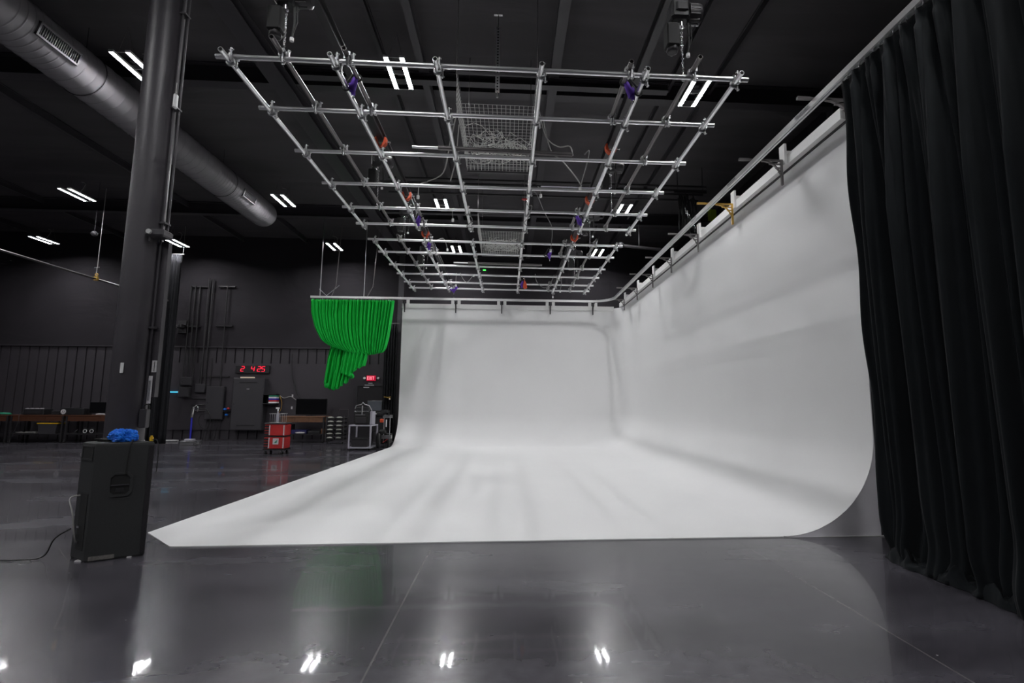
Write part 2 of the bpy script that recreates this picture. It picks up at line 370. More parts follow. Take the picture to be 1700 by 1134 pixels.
def bracket(b, w0, dirv, zt, L_=.42, hh=.36, t=.035):
    """wall bracket: leg on the wall at w0 (x,y), arm reaching L_ along dirv at height zt"""
    dx, dy = dirv; px_, py_ = -dy, dx
    def P(o, z, s): return (w0[0]+dx*o+px_*s*t/2, w0[1]+dy*o+py_*s*t/2, z)
    def plate(pts):
        n = len(pts); b.add([P(o,z,-1) for o,z in pts]+[P(o,z,1) for o,z in pts], [tuple(range(n)),tuple(range(2*n-1,n-1,-1))]+[(i,n+i,n+(i+1)%n,(i+1)%n) for i in range(n)])
    plate([(0,zt-hh),(.03,zt-hh),(.03,zt),(0,zt)]); plate([(.03,zt-.025),(L_,zt-.025),(L_,zt),(.03,zt)])
    q = [(.30*(1-cos(a))+.02, zt-.02-.30*(1-sin(a))) for a in [pi/2*i/8 for i in range(9)]]
    for (a0,a1),(c0,c1) in zip(q, q[1:]): plate([(a0,a1-.012),(c0,c1-.012),(c0,c1+.012),(a0,a1+.012)])
    for zz in (.07,.13,.19):
        f = [o for o, z in q if z >= zt-zz]; plate([(.02,zt-zz-.007),(f[0],zt-zz-.007),(f[0],zt-zz+.007),(.02,zt-zz+.007)])
    return b
for i, y in enumerate(BY):
    b = MB(); bracket(b,(CX1-.142,y),(-1,0),RZ+h+.03,.66,.40); b.box((RX-.22,y-.02,RZ+h+.003),(RX-.06,y+.02,RZ+h+.035))
    b.build('bracket','dark_pipe' if i != 2 else 'brass',trk, label='bronze coloured bracket' if i == 2 else None)
for x in BX:
    b = MB(); bracket(b,(x,CY-.087),(0,-1),RZ+h+.03,.95,.40,.04); b.build('bracket','black_steel',trk)
for y in [5.6,7.6,9.3,13.0]:
    b = MB(); b.box((RX-.0405,y-.02,RZ-.004),(RX-.0365,y+.27,RZ+.024))
    for k in range(8): b.tube([(RX-.040,y+k*.035,RZ+.01),(RX-.046,y+k*.035,RZ+.01)],.008,6)
    b.build('splice_plate','clamp',trk)
for k, (x, l) in enumerate(((-6.54,2.9),(-6.14,2.1),(-5.04,2.9),(-4.92,2.2))):
    dx = [.0,.25,.0,.35][k]
    b = MB(); b.tube([(x,RY,RZ+.05),(x+dx*.5,RY,RZ+.4),(x+dx,RY,ZC-.02)] if dx else [(x,RY,RZ+.05),(x,RY,ZC-.02)],.014,6); b.build('hanger_rod','dark_pipe' if k%2 else 'clamp',trk)
b = MB(); b.tube([(-6.57,RY,RZ+.28),(-6.32,RY,RZ+.05),(-5.9,RY,RZ+.42)],.012,6); b.build('cross_brace','clamp',trk)

# ================================================================= BLACK CURTAIN at the right
cur = thing('black_curtain','heavy black pleated curtain hanging at the right edge and puddling on the floor','curtain',(RX,3.5,0))
rn = random.Random(3)
ph = []; s_ = 0
def pleat(y, v):
    # several overlapping folds, deterministic along the track
    k = 2*pi
    top = .045*sin(k*y/.21+.8*sin(k*y/1.3))+.02*sin(k*y/.093+1.1)
    low = .085*sin(k*y/.37+1.2*sin(k*y/1.7)+.35*v)+.035*sin(k*y/.16+2+v)+.02*sin(k*y/.071)
    g = min(1,v*3); return top*(1-g)+low*g
def curfn(u, v):
    y = 5.04-u*5.5; z = RZ-.07-(RZ-.07)*v
    yy = y + .03*sin(9*y+5*v)*v
    ed = min(1,u/.045); pl = pleat(y, v)*(.25+.75*ed)*(.5 if v < .03 else 1)
    x = RX+.10*v+pl+.02*(1-ed)
    low = max(0,(v-.86)/.14)
    x -= ed*(low*low*(.10+.10*sin(2.3*y+1)) + low*.05*sin(14*y+6*v))
    x += low*.07*sin(40*v+5*y)*low
    if low: z = max(.008, z*(1-.35*low)+.05*low*(sin(5*y+22*v)+1)*(1-v)*6*.3)
    if u < .03: x += .02*sin(20*v)
    x += ed*.03*sin(3*v+2.5*y)*v
    return (x, yy, z)
b = MB().grid(curfn, 620, 90); o = b.build('drape','drape',cur); md = o.modifiers.new('s','SOLIDIFY'); md.thickness = .006
# folded hem lying on the floor
from mathutils import noise as mn
def puddle(y_a, y_b, seed, wd):
    def fn(u, v):
        y = y_a+(y_b-y_a)*u; e = sin(pi*min(1,max(0,u)))**.5
        out = wd*(.55+.55*mn.noise(Vector((y*2.2,seed,0)))+.35*sin(3.1*y+seed))*e
        x = RX+.20-(.14+out)*v
        q = Vector((x*4.0+2.2*mn.noise(Vector((x*3,y*3,seed))),y*3.2,seed)); rg = 1-abs(mn.noise(q))*2.2; rg2 = 1-abs(mn.noise(q*2.3))*2
        hh = (.05+.12*max(0,rg)+.045*max(0,rg2))*e*(sin(pi*min(1,v*1.0))**.45 if v > .5 else 1)
        x += .03*mn.noise(Vector((y*9,v*6,seed+4)))
        return (x, y+.03*mn.noise(Vector((y*5,v*7,seed+9))), max(.004, hh))
    return MB().grid(fn, 110, 34)
for k, (ya, yb, w_) in enumerate(((4.98,4.30,.12),(4.45,3.55,.19),(3.70,2.85,.16),(3.0,1.9,.2))): puddle(ya,yb,k*3.7+1,w_).build('hem_fold','drape',cur)
for k in range(44):
    y = 5.0-k*.093+rn.uniform(-.015,.015); b = MB(); b.tube([(RX,y,RZ-.037),(RX,y,RZ-.065)],.010,6); b.ring((RX,y,RZ-.075),(0,1,0),.012,.004,8,4); b.build('curtain_hook','chrome',cur)

# ================================================================= LIGHTING GRIDS
PR = .0242
def clamp_mesh(c, za, zb, along):
    b = MB(); x, y = c; zm = (za+zb)/2
    b.ring((x,y,za),(1,0,0),PR+.009,.013,12,6); b.ring((x,y,zb),(0,1,0),PR+.009,.013,12,6)
    b.box((x-.022,y-.022,zm-.008),(x+.022,y+.022,zm+.008))
    s = 1 if zb > za else -1
    b.tube([(x+.045,y+.02,za-.03*s),(x+.045,y+.02,za+.11*s)],.010,6); b.tube([(x+.02,y-.045,zb+.03*s),(x+.02,y-.045,zb-.115*s)],.010,6)
    b.tube([(x+.025,y+.02,za+.085*s),(x+.065,y+.02,za+.10*s)],.008,5); b.tube([(x+.0,y-.045,zb-.09*s),(x+.045,y-.045,zb-.10*s)],.008,5)
    b.box((x+.026,y-.02,za-.02),(x+.06,y+.04,za+.02)); b.box((x-.02,y-.06,zb-.02),(x+.04,y-.026,zb+.02))
    return b
GZ = 4.80; GB, GT = GZ-.052, GZ+.052
LONG = [-2.69,-1.70,-.72,.30,1.34,2.28]
def make_grid(ys, y0, y1, dx, label, skew=0):
    g = thing('pipe_grid', label, 'pipe grid', (0,(y0+y1)/2,GZ), 'pipe grids hanging from the ceiling')
    ys2 = lambda X, y: y+skew*(X+.2)/5
    for y in ys:
        b = MB(); b.hollow((-2.83+dx,ys2(-2.83,y),GZ),(2.43+dx,ys2(2.43,y),GZ),PR); b.build('cross_pipe','alu',g)
    for X in LONG:
        b = MB(); b.hollow((X+dx,y0,GB),(X+dx,y1,GB),PR); b.build('long_pipe','alu',g)
        for y in ys: clamp_mesh((X+dx,ys2(X,y)),GZ,GB,1).build('pipe_clamp','clamp',g)
    for X in (-2.21,1.84):
        b = MB(); b.hollow((X+dx,y0-.06,GT),(X+dx,y1-.03,GT),PR); b.build('long_pipe','dark_pipe',g,label='dark steel pipe clamped on top')
        for y in ys: clamp_mesh((X+dx,ys2(X,y)),GZ,GT,1).build('pipe_clamp','clamp',g)
    for X in (-1.59,1.19):
        for a, c in ((ys[0],ys[1]),(ys[4],ys[5])):
            b = MB(); b.hollow((X+dx,a-.13,GT),(X+dx,c+.08,GT),PR); b.build('short_pipe','dark_pipe',g)
            clamp_mesh((X+dx,a),GZ,GT,1).build('pipe_clamp','clamp',g); clamp_mesh((X+dx,c),GZ,GT,1).build('pipe_clamp','clamp',g)
    b = MB(); b.hollow((-1.29+dx,ys[2]-.09,GZ+.06),(-.95+dx,ys[2]-.09,GZ+.06),.018); b.build('short_pipe','alu',g)
    b = MB(); b.hollow((-.95+dx,ys[2]-.09,GZ+.06),(.85+dx,ys[2]-.03,GZ+.06),.03); b.build('short_pipe','dark_pipe',g)
    return g
YS1 = [4.65,5.50,6.47,7.45,8.39,9.18]; YS2 = [10.13,10.98,12.0,12.85,13.74,14.47]
make_grid(YS1, 4.47, 9.31, 0, 'near silver pipe grid hanging flat above the front half of the white backdrop')
make_grid(YS2, 10.0, 14.63, -.03, 'far silver pipe grid hanging over the rear half of the white backdrop', .08)

# slings
def sling(x, y, x2, label, dy=.0):
    t = thing('lifting_sling', label, 'sling', (x,y,GB), 'purple lifting slings on the pipe grids')
    for xx, z in ((x,GB),(x2,GT)):
        b = MB(); b.ring((xx,y,z),(0,1,0),PR+.014,.010,12,6); b.build('loop','rubber',t)
    mx = (x+x2)/2; b = MB(); b.tube([(x,y,GB+.04),(mx,y+.02,GZ+.10),(x2,y,GT+.04)],.014,6); b.build('cable','rubber',t)
    b = MB(); b.tube([(x2-.02*(1 if x2>x else -1),y,GT-.01),(mx,y-.01,GB-.05),(x+.06*(1 if x2>x else -1),y,GB+.02)],[.03,.042,.026],8)
    b.tube([(mx,y,GZ-.02),(mx+.02,y,GB-.09)],[.035,.02],7); b.build('purple_webbing','purple',t)
    b = MB(); b.ring((mx+.02,y,GB-.11),(1,0,0),.022,.007,10,5); b.build('shackle','chrome',t)
sling(-1.70,4.97,-1.59,'purple sling on the near grid, front left, by its first cross pipe')
sling(1.34,4.85,1.19,'purple sling on the near grid, front right, left of the brightest lamp')
sling(-1.70,8.85,-1.59,'purple sling on the near grid at its rear left')
sling(1.34,8.62,1.19,'purple sling on the near grid at its rear right')
sling(-1.73,10.3,-1.62,'purple sling on the far grid at its front left')
sling(.82,10.75,.95,'purple sling hanging mid right on the far grid')
sling(-1.73,14.4,-1.45,'purple sling on the last pipe of the far grid')
sling(.30,13.6,.42,'purple sling beside an orange hook on the far grid, centre')

# chain hoists + beam clamps
def chain_pts(b, x, y, z0, z1, r=.0045, lk=.034):
    n = int((z1-z0)/(lk*.72)); 
    for i in range(n):
        z = z0+i*lk*.72+lk/2; ax = i%2
        o = []
        for k in range(8):
            a = 2*pi*k/8; u = .011*cos(a); v_ = (lk/2-.004)*sin(a)
            o.append((x+(u if ax else 0), y+(0 if ax else u), z+v_))
        b.tube(o, r, 4, closed=True)
    return b
def hoist(x, y, zc, label, bag=True, flip=1):
    t = thing('chain_hoist', label, 'hoist', (x,y,zc), 'chain hoists above the pipe grids')
    b = MB(); b.box((x-.13,y-.10,zc-.10),(x+.07,y+.10,zc+.12),bev=.025); b.box((x-.09,y-.12,zc-.04),(x+.05,y+.12,zc+.08),bev=.02); b.build('gear_housing','black',t)
    b = MB(); b.tube([(x+.07,y,zc+.01),(x+.20,y,zc+.01),(x+.22,y,zc+.01)],[.105,.10,.07],18)
    for k in range(12):
        a = 2*pi*k/12; b.box((x+.08,y+.10*cos(a)-.006,zc+.01+.10*sin(a)-.006),(x+.18,y+.10*cos(a)+.006,zc+.01+.10*sin(a)+.006))
    b.build('motor','black_steel',t)
    b = MB(); b.tube([(x,y,zc+.12),(x,y,zc+.17)],.015,8); b.ring((x,y,zc+.20),(0,1,0),.035,.010,12,6); b.build('top_hook','chrome',t)
    b = MB(); b.tube([(x-.02,y-.03,zc-.10),(x-.02,y-.03,zc-.16)],.03,8); b.build('chain_guide','chrome',t)
    b = MB(); chain_pts(b, x-.01, y-.03, GZ+.09, zc-.12); b.build('chain','chrome',t)
    b = MB(); b.tube([(x-.01,y-.03,GZ+.06),(x-.01,y-.03,GZ+.10)],.012,6); b.ring((x-.01,y-.03,GZ+.045),(0,1,0),.018,.006,10,5); b.build('load_hook','chrome',t)
    if bag:
        bx = x-.11*flip
        b = MB(); b.box((bx-.07,y-.08,zc-.40),(bx+.07,y+.06,zc-.14),bev=.015)
        b.box((bx-.01,y-.02,zc-.14),(bx+.01,y+.0,zc-.09)); b.build('chain_bag','rubber',t)
        b = MB(); b.blob((bx,y-.01,zc-.42),(.06,.065,.05),.15,5,14,8); b.build('bag_base','black_steel',t)
    b = MB(); b.tube([(x+.06,y-.02,zc-.10),(x+.07,y-.02,zc-.3),(x+.055,y-.02,zc-.46)],.010,6); b.tube([(x+.09,y-.02,zc-.09),(x+.10,y-.02,zc-.28),(x+.056,y-.02,zc-.44)],.006,5); b.build('control_cable','rubber',t)
    b = MB(); b.tube([(x+.055,y-.02,zc-.455),(x+.055,y-.02,zc-.49)],.02,10); b.build('plug','white_plastic',t)
def bclamp(x, y, label):
    t = thing('beam_clamp', label, 'clamp', (x,y,6.05), 'orange clamps on the roof beams')
    b = MB()
    for s in (-1,1):
        b.prism([(x+s*.07,6.10),(x+s*.105,6.07),(x+s*.10,5.99),(x+s*.02,5.90),(x+s*.0,5.93),(x+s*.05,6.0)],'y',y-.05,y+.05)
    b.build('jaw','orange',t)
    b = MB(); b.tube([(x-.10,y,6.02),(x+.16,y,6.02)],.009,6); b.tube([(x+.16,y-.03,6.02),(x+.16,y+.03,6.02)],.007,5); b.build('spindle','chrome',t)
    b = MB(); b.ring((x,y,5.885),(0,1,0),.022,.008,10,5); b.build('eye','chrome',t)
HP = [(-2.25,4.80,5.58,'near grid, front left'),(1.80,4.78,5.60,'near grid, front right'),(-2.25,8.45,5.64,'near grid, rear left'),(1.80,8.40,5.66,'near grid, rear right'),
      (-2.25,10.75,5.64,'far grid, front left'),(1.80,10.70,5.64,'far grid, front right'),(-2.25,13.3,5.55,'far grid, rear left'),(1.80,13.3,5.55,'far grid, rear right')]
for x, y, z, wh in HP:
    hoist(x, y, z, 'black electric chain hoist above the %s corner' % wh)
    bclamp(x, y, 'orange beam clamp holding the hoist of the %s corner' % wh)

# hanging wire baskets with cable
def basket(yc, y2, zc, label, seed, dx=0):
    t = thing('wire_basket', label, 'cable basket', (dx,yc,zc), 'wire baskets full of cable')
    x0, x1 = -.72+dx, .36+dx; h_ = .42
    b = MB(); st = .06
    k = x0
    while k <= x1+.001: b.tube([(k,yc,zc),(k,y2,zc)],.0028,4,cap=False); b.tube([(k,y2,zc),(k,y2,zc+h_)],.0028,4,cap=False); k += st
    k = yc
    while k <= y2+.001:
        b.tube([(x0,k,zc+h_),(x0,k,zc),(x1,k,zc),(x1,k,zc+h_)],.0028,4,cap=False); k += st*1.4
    for z in [zc+st*1.2*i for i in range(1,7)]:
        b.tube([(x0,yc,z),(x0,y2,z)],.0028,4); b.tube([(x1,yc,z),(x1,y2,z)],.0028,4); b.tube([(x0,y2,z),(x1,y2,z)],.0028,4)
    b.build('mesh','mesh',t)
    b = MB()
    for x in (x0,x1): b.box((x-.012,yc,zc+h_),(x+.012,y2,zc+h_+.03)); b.box((x-.012,y2-.012,zc),(x+.012,y2+.012,zc+h_))
    b.box((x0,y2-.02,zc-.03),(x1,y2+.02,zc)); b.box((x0,yc-.02,zc+h_),(x1,yc+.01,zc+h_+.03)); b.build('rim','beam',t)
    b = MB(); r_ = random.Random(seed)
    for i in range(46):
        cx, cyy = r_.uniform(x0+.2,x1-.2), r_.uniform(yc+.75*(y2-yc)*.6,y2-.22); rr = r_.uniform(.06,.19); a0 = r_.uniform(0,6)
        b.tube([(cx+rr*cos(a0+a)*1.25, min(y2-.02,cyy+rr*sin(a0+a)*.9), zc+.03+.10*r_.random()+.03*sin(3*a)) for a in [.55*j for j in range(10)]], .0055, 4, cap=False)
    b.build('cables','mesh',t)
    b = MB()
    for x, y in ((x0,yc),(x1,yc),(x0,y2),(x1,y2)): b.tube([(x,y,zc+h_),(x,y,7.54)],.006,5)
    b.build('hanger_wires','dark_pipe',t)
basket(6.3, 8.25, 5.45, 'wire mesh basket of tangled cable hanging above the middle of the near grid', 1)
basket(11.3, 13.2, 5.45, 'wire mesh basket of tangled cable hanging above the middle of the far grid', 2)

# loose cables and sockets on the grids
def cable(pts, r, m_, label, cat='cable', name='power_cable', plug=None):
    t = thing(name, label, cat, pts[0])
    P = [Vector(p) for p in pts]; out = []
    for i in range(len(P)-1):
        p0, p1, p2, p3 = P[max(i-1,0)], P[i], P[i+1], P[min(i+2,len(P)-1)]
        for j in range(5):
            s = j/5; out.append(.5*((2*p1)+(-p0+p2)*s+(2*p0-5*p1+4*p2-p3)*s*s+(-p0+3*p1-3*p2+p3)*s**3))
    out.append(P[-1]); b = MB(); b.tube(out, r, 6); b.build('cord', m_, t)
    if plug:
        b = MB(); e = P[-1]; b.tube([e, e-Vector((0,0,.05))], .022, 10); b.build('plug', plug, t)
    return t
cable([(-.72,6.5,5.5),(-.86,6.9,5.2),(-1.0,7.3,4.95),(-1.25,7.42,4.86)],.010,'wire','grey cable drooping left from the basket over the near grid')
cable([(-.74,6.9,5.5),(-.80,7.15,5.1),(-.9,7.40,4.87)],.008,'wire','thin grey cable dropping to the fourth pipe of the near grid')
cable([(.45,6.6,5.5),(.58,6.7,5.05),(.75,6.8,4.95),(1.0,7.2,4.9),(1.12,7.42,4.86)],.009,'wire','grey cable looping right of the basket over the near grid')
cable([(.40,6.6,5.6),(.5,6.6,5.2),(.66,6.5,5.0),(.82,6.48,5.0),(.86,6.47,4.86)],.008,'wire','short grey cable arched up to the third pipe of the near grid')
cable([(1.02,6.47,4.88),(1.10,6.55,4.98),(1.12,6.9,4.95),(1.1,7.42,4.84)],.009,'cable_grey','black cable bridging the third and fourth pipe of the near grid',plug='white_plastic')
cable([(.30,7.6,4.72),(.42,7.8,4.9),(.62,8.6,4.9),(.82,9.2,4.8),(.80,9.3,4.42)],.006,'cable_grey','thin black cable hanging between the two grids with a white plug',plug='white_plastic')
cable([(-1.25,7.44,4.86),(-1.38,7.5,4.84),(-1.40,7.5,4.66)],.007,'wire','grey cable end hanging from the fourth pipe of the near grid, left',plug='white_plastic')
cable([(.44,7.44,4.84),(.48,7.5,4.83),(.49,7.5,4.74)],.006,'wire','cable end hanging from the fourth pipe of the near grid, centre',plug='white_plastic')
cable([(-.95,8.4,4.84),(-.98,8.45,4.8),(-.97,8.45,4.66)],.006,'wire','cable end hanging from the fifth pipe of the near grid',plug='white_plastic')
cable([(.30,8.0,4.74),(.37,7.9,4.70),(.33,8.3,4.66),(.27,8.6,4.68),(.34,8.9,4.72)],.008,'cable_grey','black cable wound along the fourth long pipe of the near grid')
cable([(-.70,8.35,4.74),(-.64,8.5,4.66),(-.76,8.8,4.66),(-.68,9.1,4.74)],.008,'cable_grey','black cable wound along the third long pipe of the near grid')
cable([(.70,12.85,4.86),(.75,12.9,4.66),(.95,12.95,4.52),(1.12,12.9,4.66),(1.2,12.85,4.85)],.010,'cable_grey','black cable hanging in a loop right of centre on the far grid')
cable([(1.25,12.9,4.86),(1.42,13.1,4.8),(1.45,13.7,4.62)],.008,'cable_grey','black cable hanging from the right of the far grid',plug='white_plastic')
cable([(-1.25,12.8,4.84),(-1.15,12.85,4.66),(-1.05,12.85,4.62),(-.9,12.8,4.8)],.008,'wire','grey cable loop left of centre on the far grid',plug='white_plastic')
cable([(-1.35,12.85,4.85),(-1.36,12.9,4.7),(-1.36,12.9,4.55)],.005,'wire','thin cable hanging straight from the left of the far grid',plug='white_plastic')
cable([(-1.5,10.2,4.84),(-1.35,10.2,4.88),(-1.28,10.3,4.70)],.008,'wire','short cable hanging near the front left of the far grid',plug='white_plastic')
cable([(1.30,14.4,4.84),(1.32,14.45,4.74),(1.31,14.45,4.62)],.008,'wire','cable end below the last pipe of the far grid, right',plug='white_plastic')
for x, y in ((.86,6.47),(.62,6.47),(-1.08,6.42),(-1.28,7.42),(-1.0,7.42),(.58,7.42),(1.12,7.42),(-.98,8.4),(-.2,12.9)): pass
t = thing('red_fitting','small red fitting on the fourth long pipe of the near grid','fitting',(.22,7.6,4.72)); b = MB(); b.blob((.24,7.62,4.70),(.045,.03,.02),.1,1,12,8); b.build('cap','red',t); b = MB(); b.tube([(.27,7.62,4.68),(.29,7.62,4.60)],.012,6); b.build('stem','chrome',t)
tag(MB().box((-.62,11.98,4.70),(-.55,12.02,4.725)).build('indicator_light','led_green'),'tiny green indicator light on the third pipe of the far grid','light')
t = thing('orange_hook','small orange hook beside a purple sling on the far grid','hook',(.45,13.6,4.8)); b = MB(); b.prism([(.44,4.90),(.50,4.78),(.52,4.66),(.44,4.62),(.40,4.70)],'y',13.57,13.63); b.build('body','orange',t); b = MB(); b.ring((.44,13.6,4.92),(0,1,0),.02,.006,10,5); b.build('eye','chrome',t)

# perforated strut hanging from the ceiling
st = thing('perforated_strut','white perforated metal strut hanging from the ceiling behind the near grid','strut',(-.21,7.5,6.4))
b = MB(); x, y = -.21, 7.5
b.box((x-.034,y-.010,6.42),(x+.034,y+.010,7.54))
b.build('channel','white_plastic',st)
b = MB(); z = 6.45
while z < 7.50: b.box((x-.012,y-.0125,z),(x+.012,y-.0102,z+.022)); z += .05
b.build('slots','rubber',st)
b = MB(); b.tube([(x,y,7.54),(x,y,7.80)],.008,6); b.box((x-.07,y-.02,7.76),(x+.07,y+.02,7.775)); b.build('rod','clamp',st)
b = MB(); b.tube([(x,y,6.42),(x,y,6.34)],.007,6); b.tube([(x,y,6.36),(x,y,6.33)],.018,6); b.build('nut','clamp',st)

# conduits crossing under the roof behind the grids
for k, (y, z, x0, x1) in enumerate(((12.9,7.42,-3.2,5.4),(12.9,7.30,-3.4,5.4),(12.9,7.18,-3.4,5.3),(13.0,7.06,-3.2,5.2))):
    tag(MB().tube([(x0,y,z),(x1,y,z)],.03,8).build('roof_conduit','black_steel'),['topmost','second from top','third from top','lowest'][k]+' of four dark conduits crossing under the roof','conduit','conduits crossing under the roof')
tag(MB().box((.65,9.9,5.95),(2.1,9.94,5.965)).build('cable_tray_strip','lilac'),'thin pale strip crossing behind the near grid on the right','strip')

# ================================================================= LIGHT FIXTURES
def make_fixture():
    t = thing('ceiling_light','x','ceiling light',(0,0,0),'twin strip ceiling lights')
    for s in (-1,1):
        b = MB(); b.box((s*.135-.034,-.43,.0),(s*.135+.034,.43,.004)); b.build('lamp_tube','lamp',t)
        b = MB(); b.box((s*.135-.042,-.44,.0045),(s*.135+.042,.44,.03)); b.box((s*.135-.042,-.44,-.010),(s*.135-.0345,.44,.0045)); b.box((s*.135+.0345,-.44,-.010),(s*.135+.042,.44,.0045))
        b.box((s*.135-.042,-.44,-.010),(s*.135+.042,-.431,.0045)); b.box((s*.135-.042,.431,-.010),(s*.135+.042,.44,.0045)); b.build('reflector','white_trim',t)
    b = MB()
    for y in (-.436,0,.436): b.box((-.0925,y-.004,-.016),(.0925,y+.004,-.009))
    b.build('frame','white_trim',t)
    b = MB(); b.box((-.16,-.05,.0305),(.16,.05,.05)); b.box((-.05,-.14,.05),(.05,.14,.09)); b.build('driver_box','box_grey',t)
    b = MB()
    for y in (-.3,.3): b.tube([(-.135,y,.03),(0,y,.55)],.0025,4); b.tube([(.135,y,.03),(0,y,.55)],.0025,4)
    b.build('hanger_wire','dark_pipe',t)
    b = MB(); b.tube([(.02,.05,.09),(.06,.1,.24),(.02,.2,.40),(-.10,.3,.50),(-.22,.35,.53)],.007,6); b.build('power_cord','wire',t)
    return t
fx = make_fixture(); FK = kids(fx)
cols = {'far left':-16.83,'left':-12.2,'over the duct':-6.53,'centre left':-1.98,'right':3.45}
rowsL = [(8.60,'first visible row'),(14.40,'second visible row'),(18.75,'last row'),(2.8,'row above the camera'),(-3.0,'row behind the camera')]
names = {
 (-6.53,8.60):'brightest twin strip light on the left, partly hidden by the column',(-1.98,8.60):'twin strip light seen through the near grid, left of centre',(3.45,8.60):'twin strip light at the front right corner of the near grid',
 (-12.2,14.40):'twin strip light left of the column, higher of two',(-6.53,14.40):'twin strip light just beyond the end of the round duct',(-1.98,14.40):'twin strip light seen through the rear left of the near grid',(3.45,14.40):'twin strip light seen through the rear right of the near grid',
 (-16.83,18.75):'twin strip light at far left, lowest in view',(-12.2,18.75):'twin strip light just right of the column by the emergency lamp',(-6.53,18.75):'twin strip light above the green curtain',(-1.98,18.75):'twin strip light seen through the left of the far grid',(3.45,18.75):'twin strip light seen through the right of the far grid'}
first = True
for y, rn_ in rowsL:
    for cn, x in cols.items():
        if x < -16 and y in (14.40, 8.60): pass
        lab = names.get((x,y), 'twin strip ceiling light, %s column, %s' % (cn, rn_))
        yy = 8.42 if (x == -1.98 and y == 8.60) else y
        if first: fx.location = (x,yy,7.3); fx['label'] = lab; first = False
        else: copy_tree(fx, FK, (x,yy,7.3), lab)

# ================================================================= DUCT
du = thing('air_duct','large dark round spiral duct running along the ceiling at upper left','duct',(-7.0,5,6.5))
DX, DZ, DR = -7.60, 7.28, .392
b = MB(); seams = sorted([-1.9+i*.30 for i in range(30)]+[7.2+i*.13 for i in range(8)]+[8.4+i*.22 for i in range(18)]+[12.4+i*.11 for i in range(26)])
pts = []; rad = []
def dp(y, r_): pts.append((DX,y,DZ)); rad.append(r_)
dp(-2,DR); ly = -2
for y in seams:
    if y-ly < .06: continue
    dp(y-.018,DR); dp(y-.010,DR); dp(y,DR+.009); dp(y+.010,DR); dp(y+.018,DR); ly = y
y1 = 15.45; dp(y1,DR)
for i in range(1,9):
    a = pi/2*i/8; dp(y1+.24*sin(a), max(.01,DR*(.55+.45*cos(a)) if i < 8 else .01))
b.tube(pts, rad, 48); b.build('pipe','duct',du)
for y in (1.0,5.0,8.8,13.2): b = MB(); b.ring((DX,y,DZ),(0,1,0),DR+.012,.008,40,4); b.tube([(DX,y,DZ+DR+.01),(DX,y,ZC-.01)],.006,5); b.build('hanger_strap','black_steel',du)
def grille(y0, y1, ang):
    c = Vector((DX,(y0+y1)/2,DZ)); nrm = Vector((cos(ang),0,sin(ang))); tx = Vector((-sin(ang),0,cos(ang)))
    hw = .11
    def P(u, v_, w_): return c+Vector((0,u,0))+tx*v_+nrm*(DR+w_)
    L_ = (y1-y0)/2; b = MB()
    def bx(u0,u1,v0,v1,w0,w1):
        vs = [P(u,v_,w_) for w_ in (w0,w1) for u,v_ in ((u0,v0),(u1,v0),(u1,v1),(u0,v1))]
        b.add(vs, [(3,2,1,0),(4,5,6,7),(0,1,5,4),(1,2,6,5),(2,3,7,6),(3,0,4,7)])
    bx(-L_,L_,-hw,-hw+.03,-.03,.03); bx(-L_,L_,hw-.03,hw,-.03,.03); bx(-L_,-L_+.03,-hw,hw,-.03,.03); bx(L_-.03,L_,-hw,hw,-.03,.03)
    g = b.build('grille_frame','duct',du)
    b = MB(); bx(-L_+.03,L_-.03,-hw+.03,hw-.03,.002,.006); b.build('opening','rubber',g)
    b = MB(); u = -L_+.05
    while u < L_-.04: bx(u,u+.008,-hw+.03,hw-.03,.008,.024); u += .035
    b.build('louvres','duct',g)
grille(7.5,8.25,R(-16)); grille(13.55,14.2,R(-16))

# ================================================================= STEEL COLUMN
CXc, CYc, CR = -4.12, 5.78, .175
co = thing('steel_column','tall round dark grey steel column rising from floor to ceiling at left','column',(CXc,CYc,0))
b = MB(); b.tube([(CXc,CYc,.02),(CXc,CYc,ZC-.002)],CR,40); b.build('shaft','col',co)
b = MB(); b.box((CXc-.19,CYc-.19,0),(CXc+.19,CYc+.19,.02)); b.build('base_plate','black_steel',co)
b = MB(); 
for dx, y in ((CR+.018,CYc-.02),(CR+.045,CYc+.03)): b.tube([(CXc+dx,y,1.35 if dx<.2 else 3.4),(CXc+dx,y,ZC-.01)],.014,8)
b.build('conduit','col',co)
b = MB(); b.box((CXc+CR+.01,CYc+.00,1.55),(CXc+CR+.095,CYc+.06,3.30)); b.build('wireway','col',co)
b = MB()
for z in (2.3,3.5,4.9,6.1): b.box((CXc+CR-.01,CYc-.05,z),(CXc+CR+.065,CYc+.05,z+.02))
b.build('conduit_straps','beam',co)
t = thing('emergency_light','grey emergency light unit mounted on the right side of the column','emergency light',(CXc+CR,CYc-.1,3.3))
b = MB(); x0 = CXc+.13; b.box((x0,CYc-.20,3.31),(x0+.20,CYc-.02,3.39),bev=.015); b.box((x0-.04,CYc-.12,3.27),(x0+.02,CYc-.0,3.42)); b.build('housing','box_grey',t)
b = MB(); b.tube([(x0+.06,CYc-.20,3.35),(x0+.06,CYc-.225,3.35)],.026,14); b.build('lamp_head','lens',t)
t = thing('motion_sensor','small white sensor on the right side of the column near the ceiling','sensor',(CXc+CR+.04,CYc-.03,4.97))
b = MB(); b.box((CXc+CR+.034,CYc-.09,4.88),(CXc+CR+.075,CYc-.03,5.06),bev=.015); b.build('housing','white_plastic',t)
b = MB(); b.tube([(CXc+CR+.05,CYc-.06,5.06),(CXc+CR+.05,CYc-.06,5.20)],.005,5); b.build('antenna','wire',t)
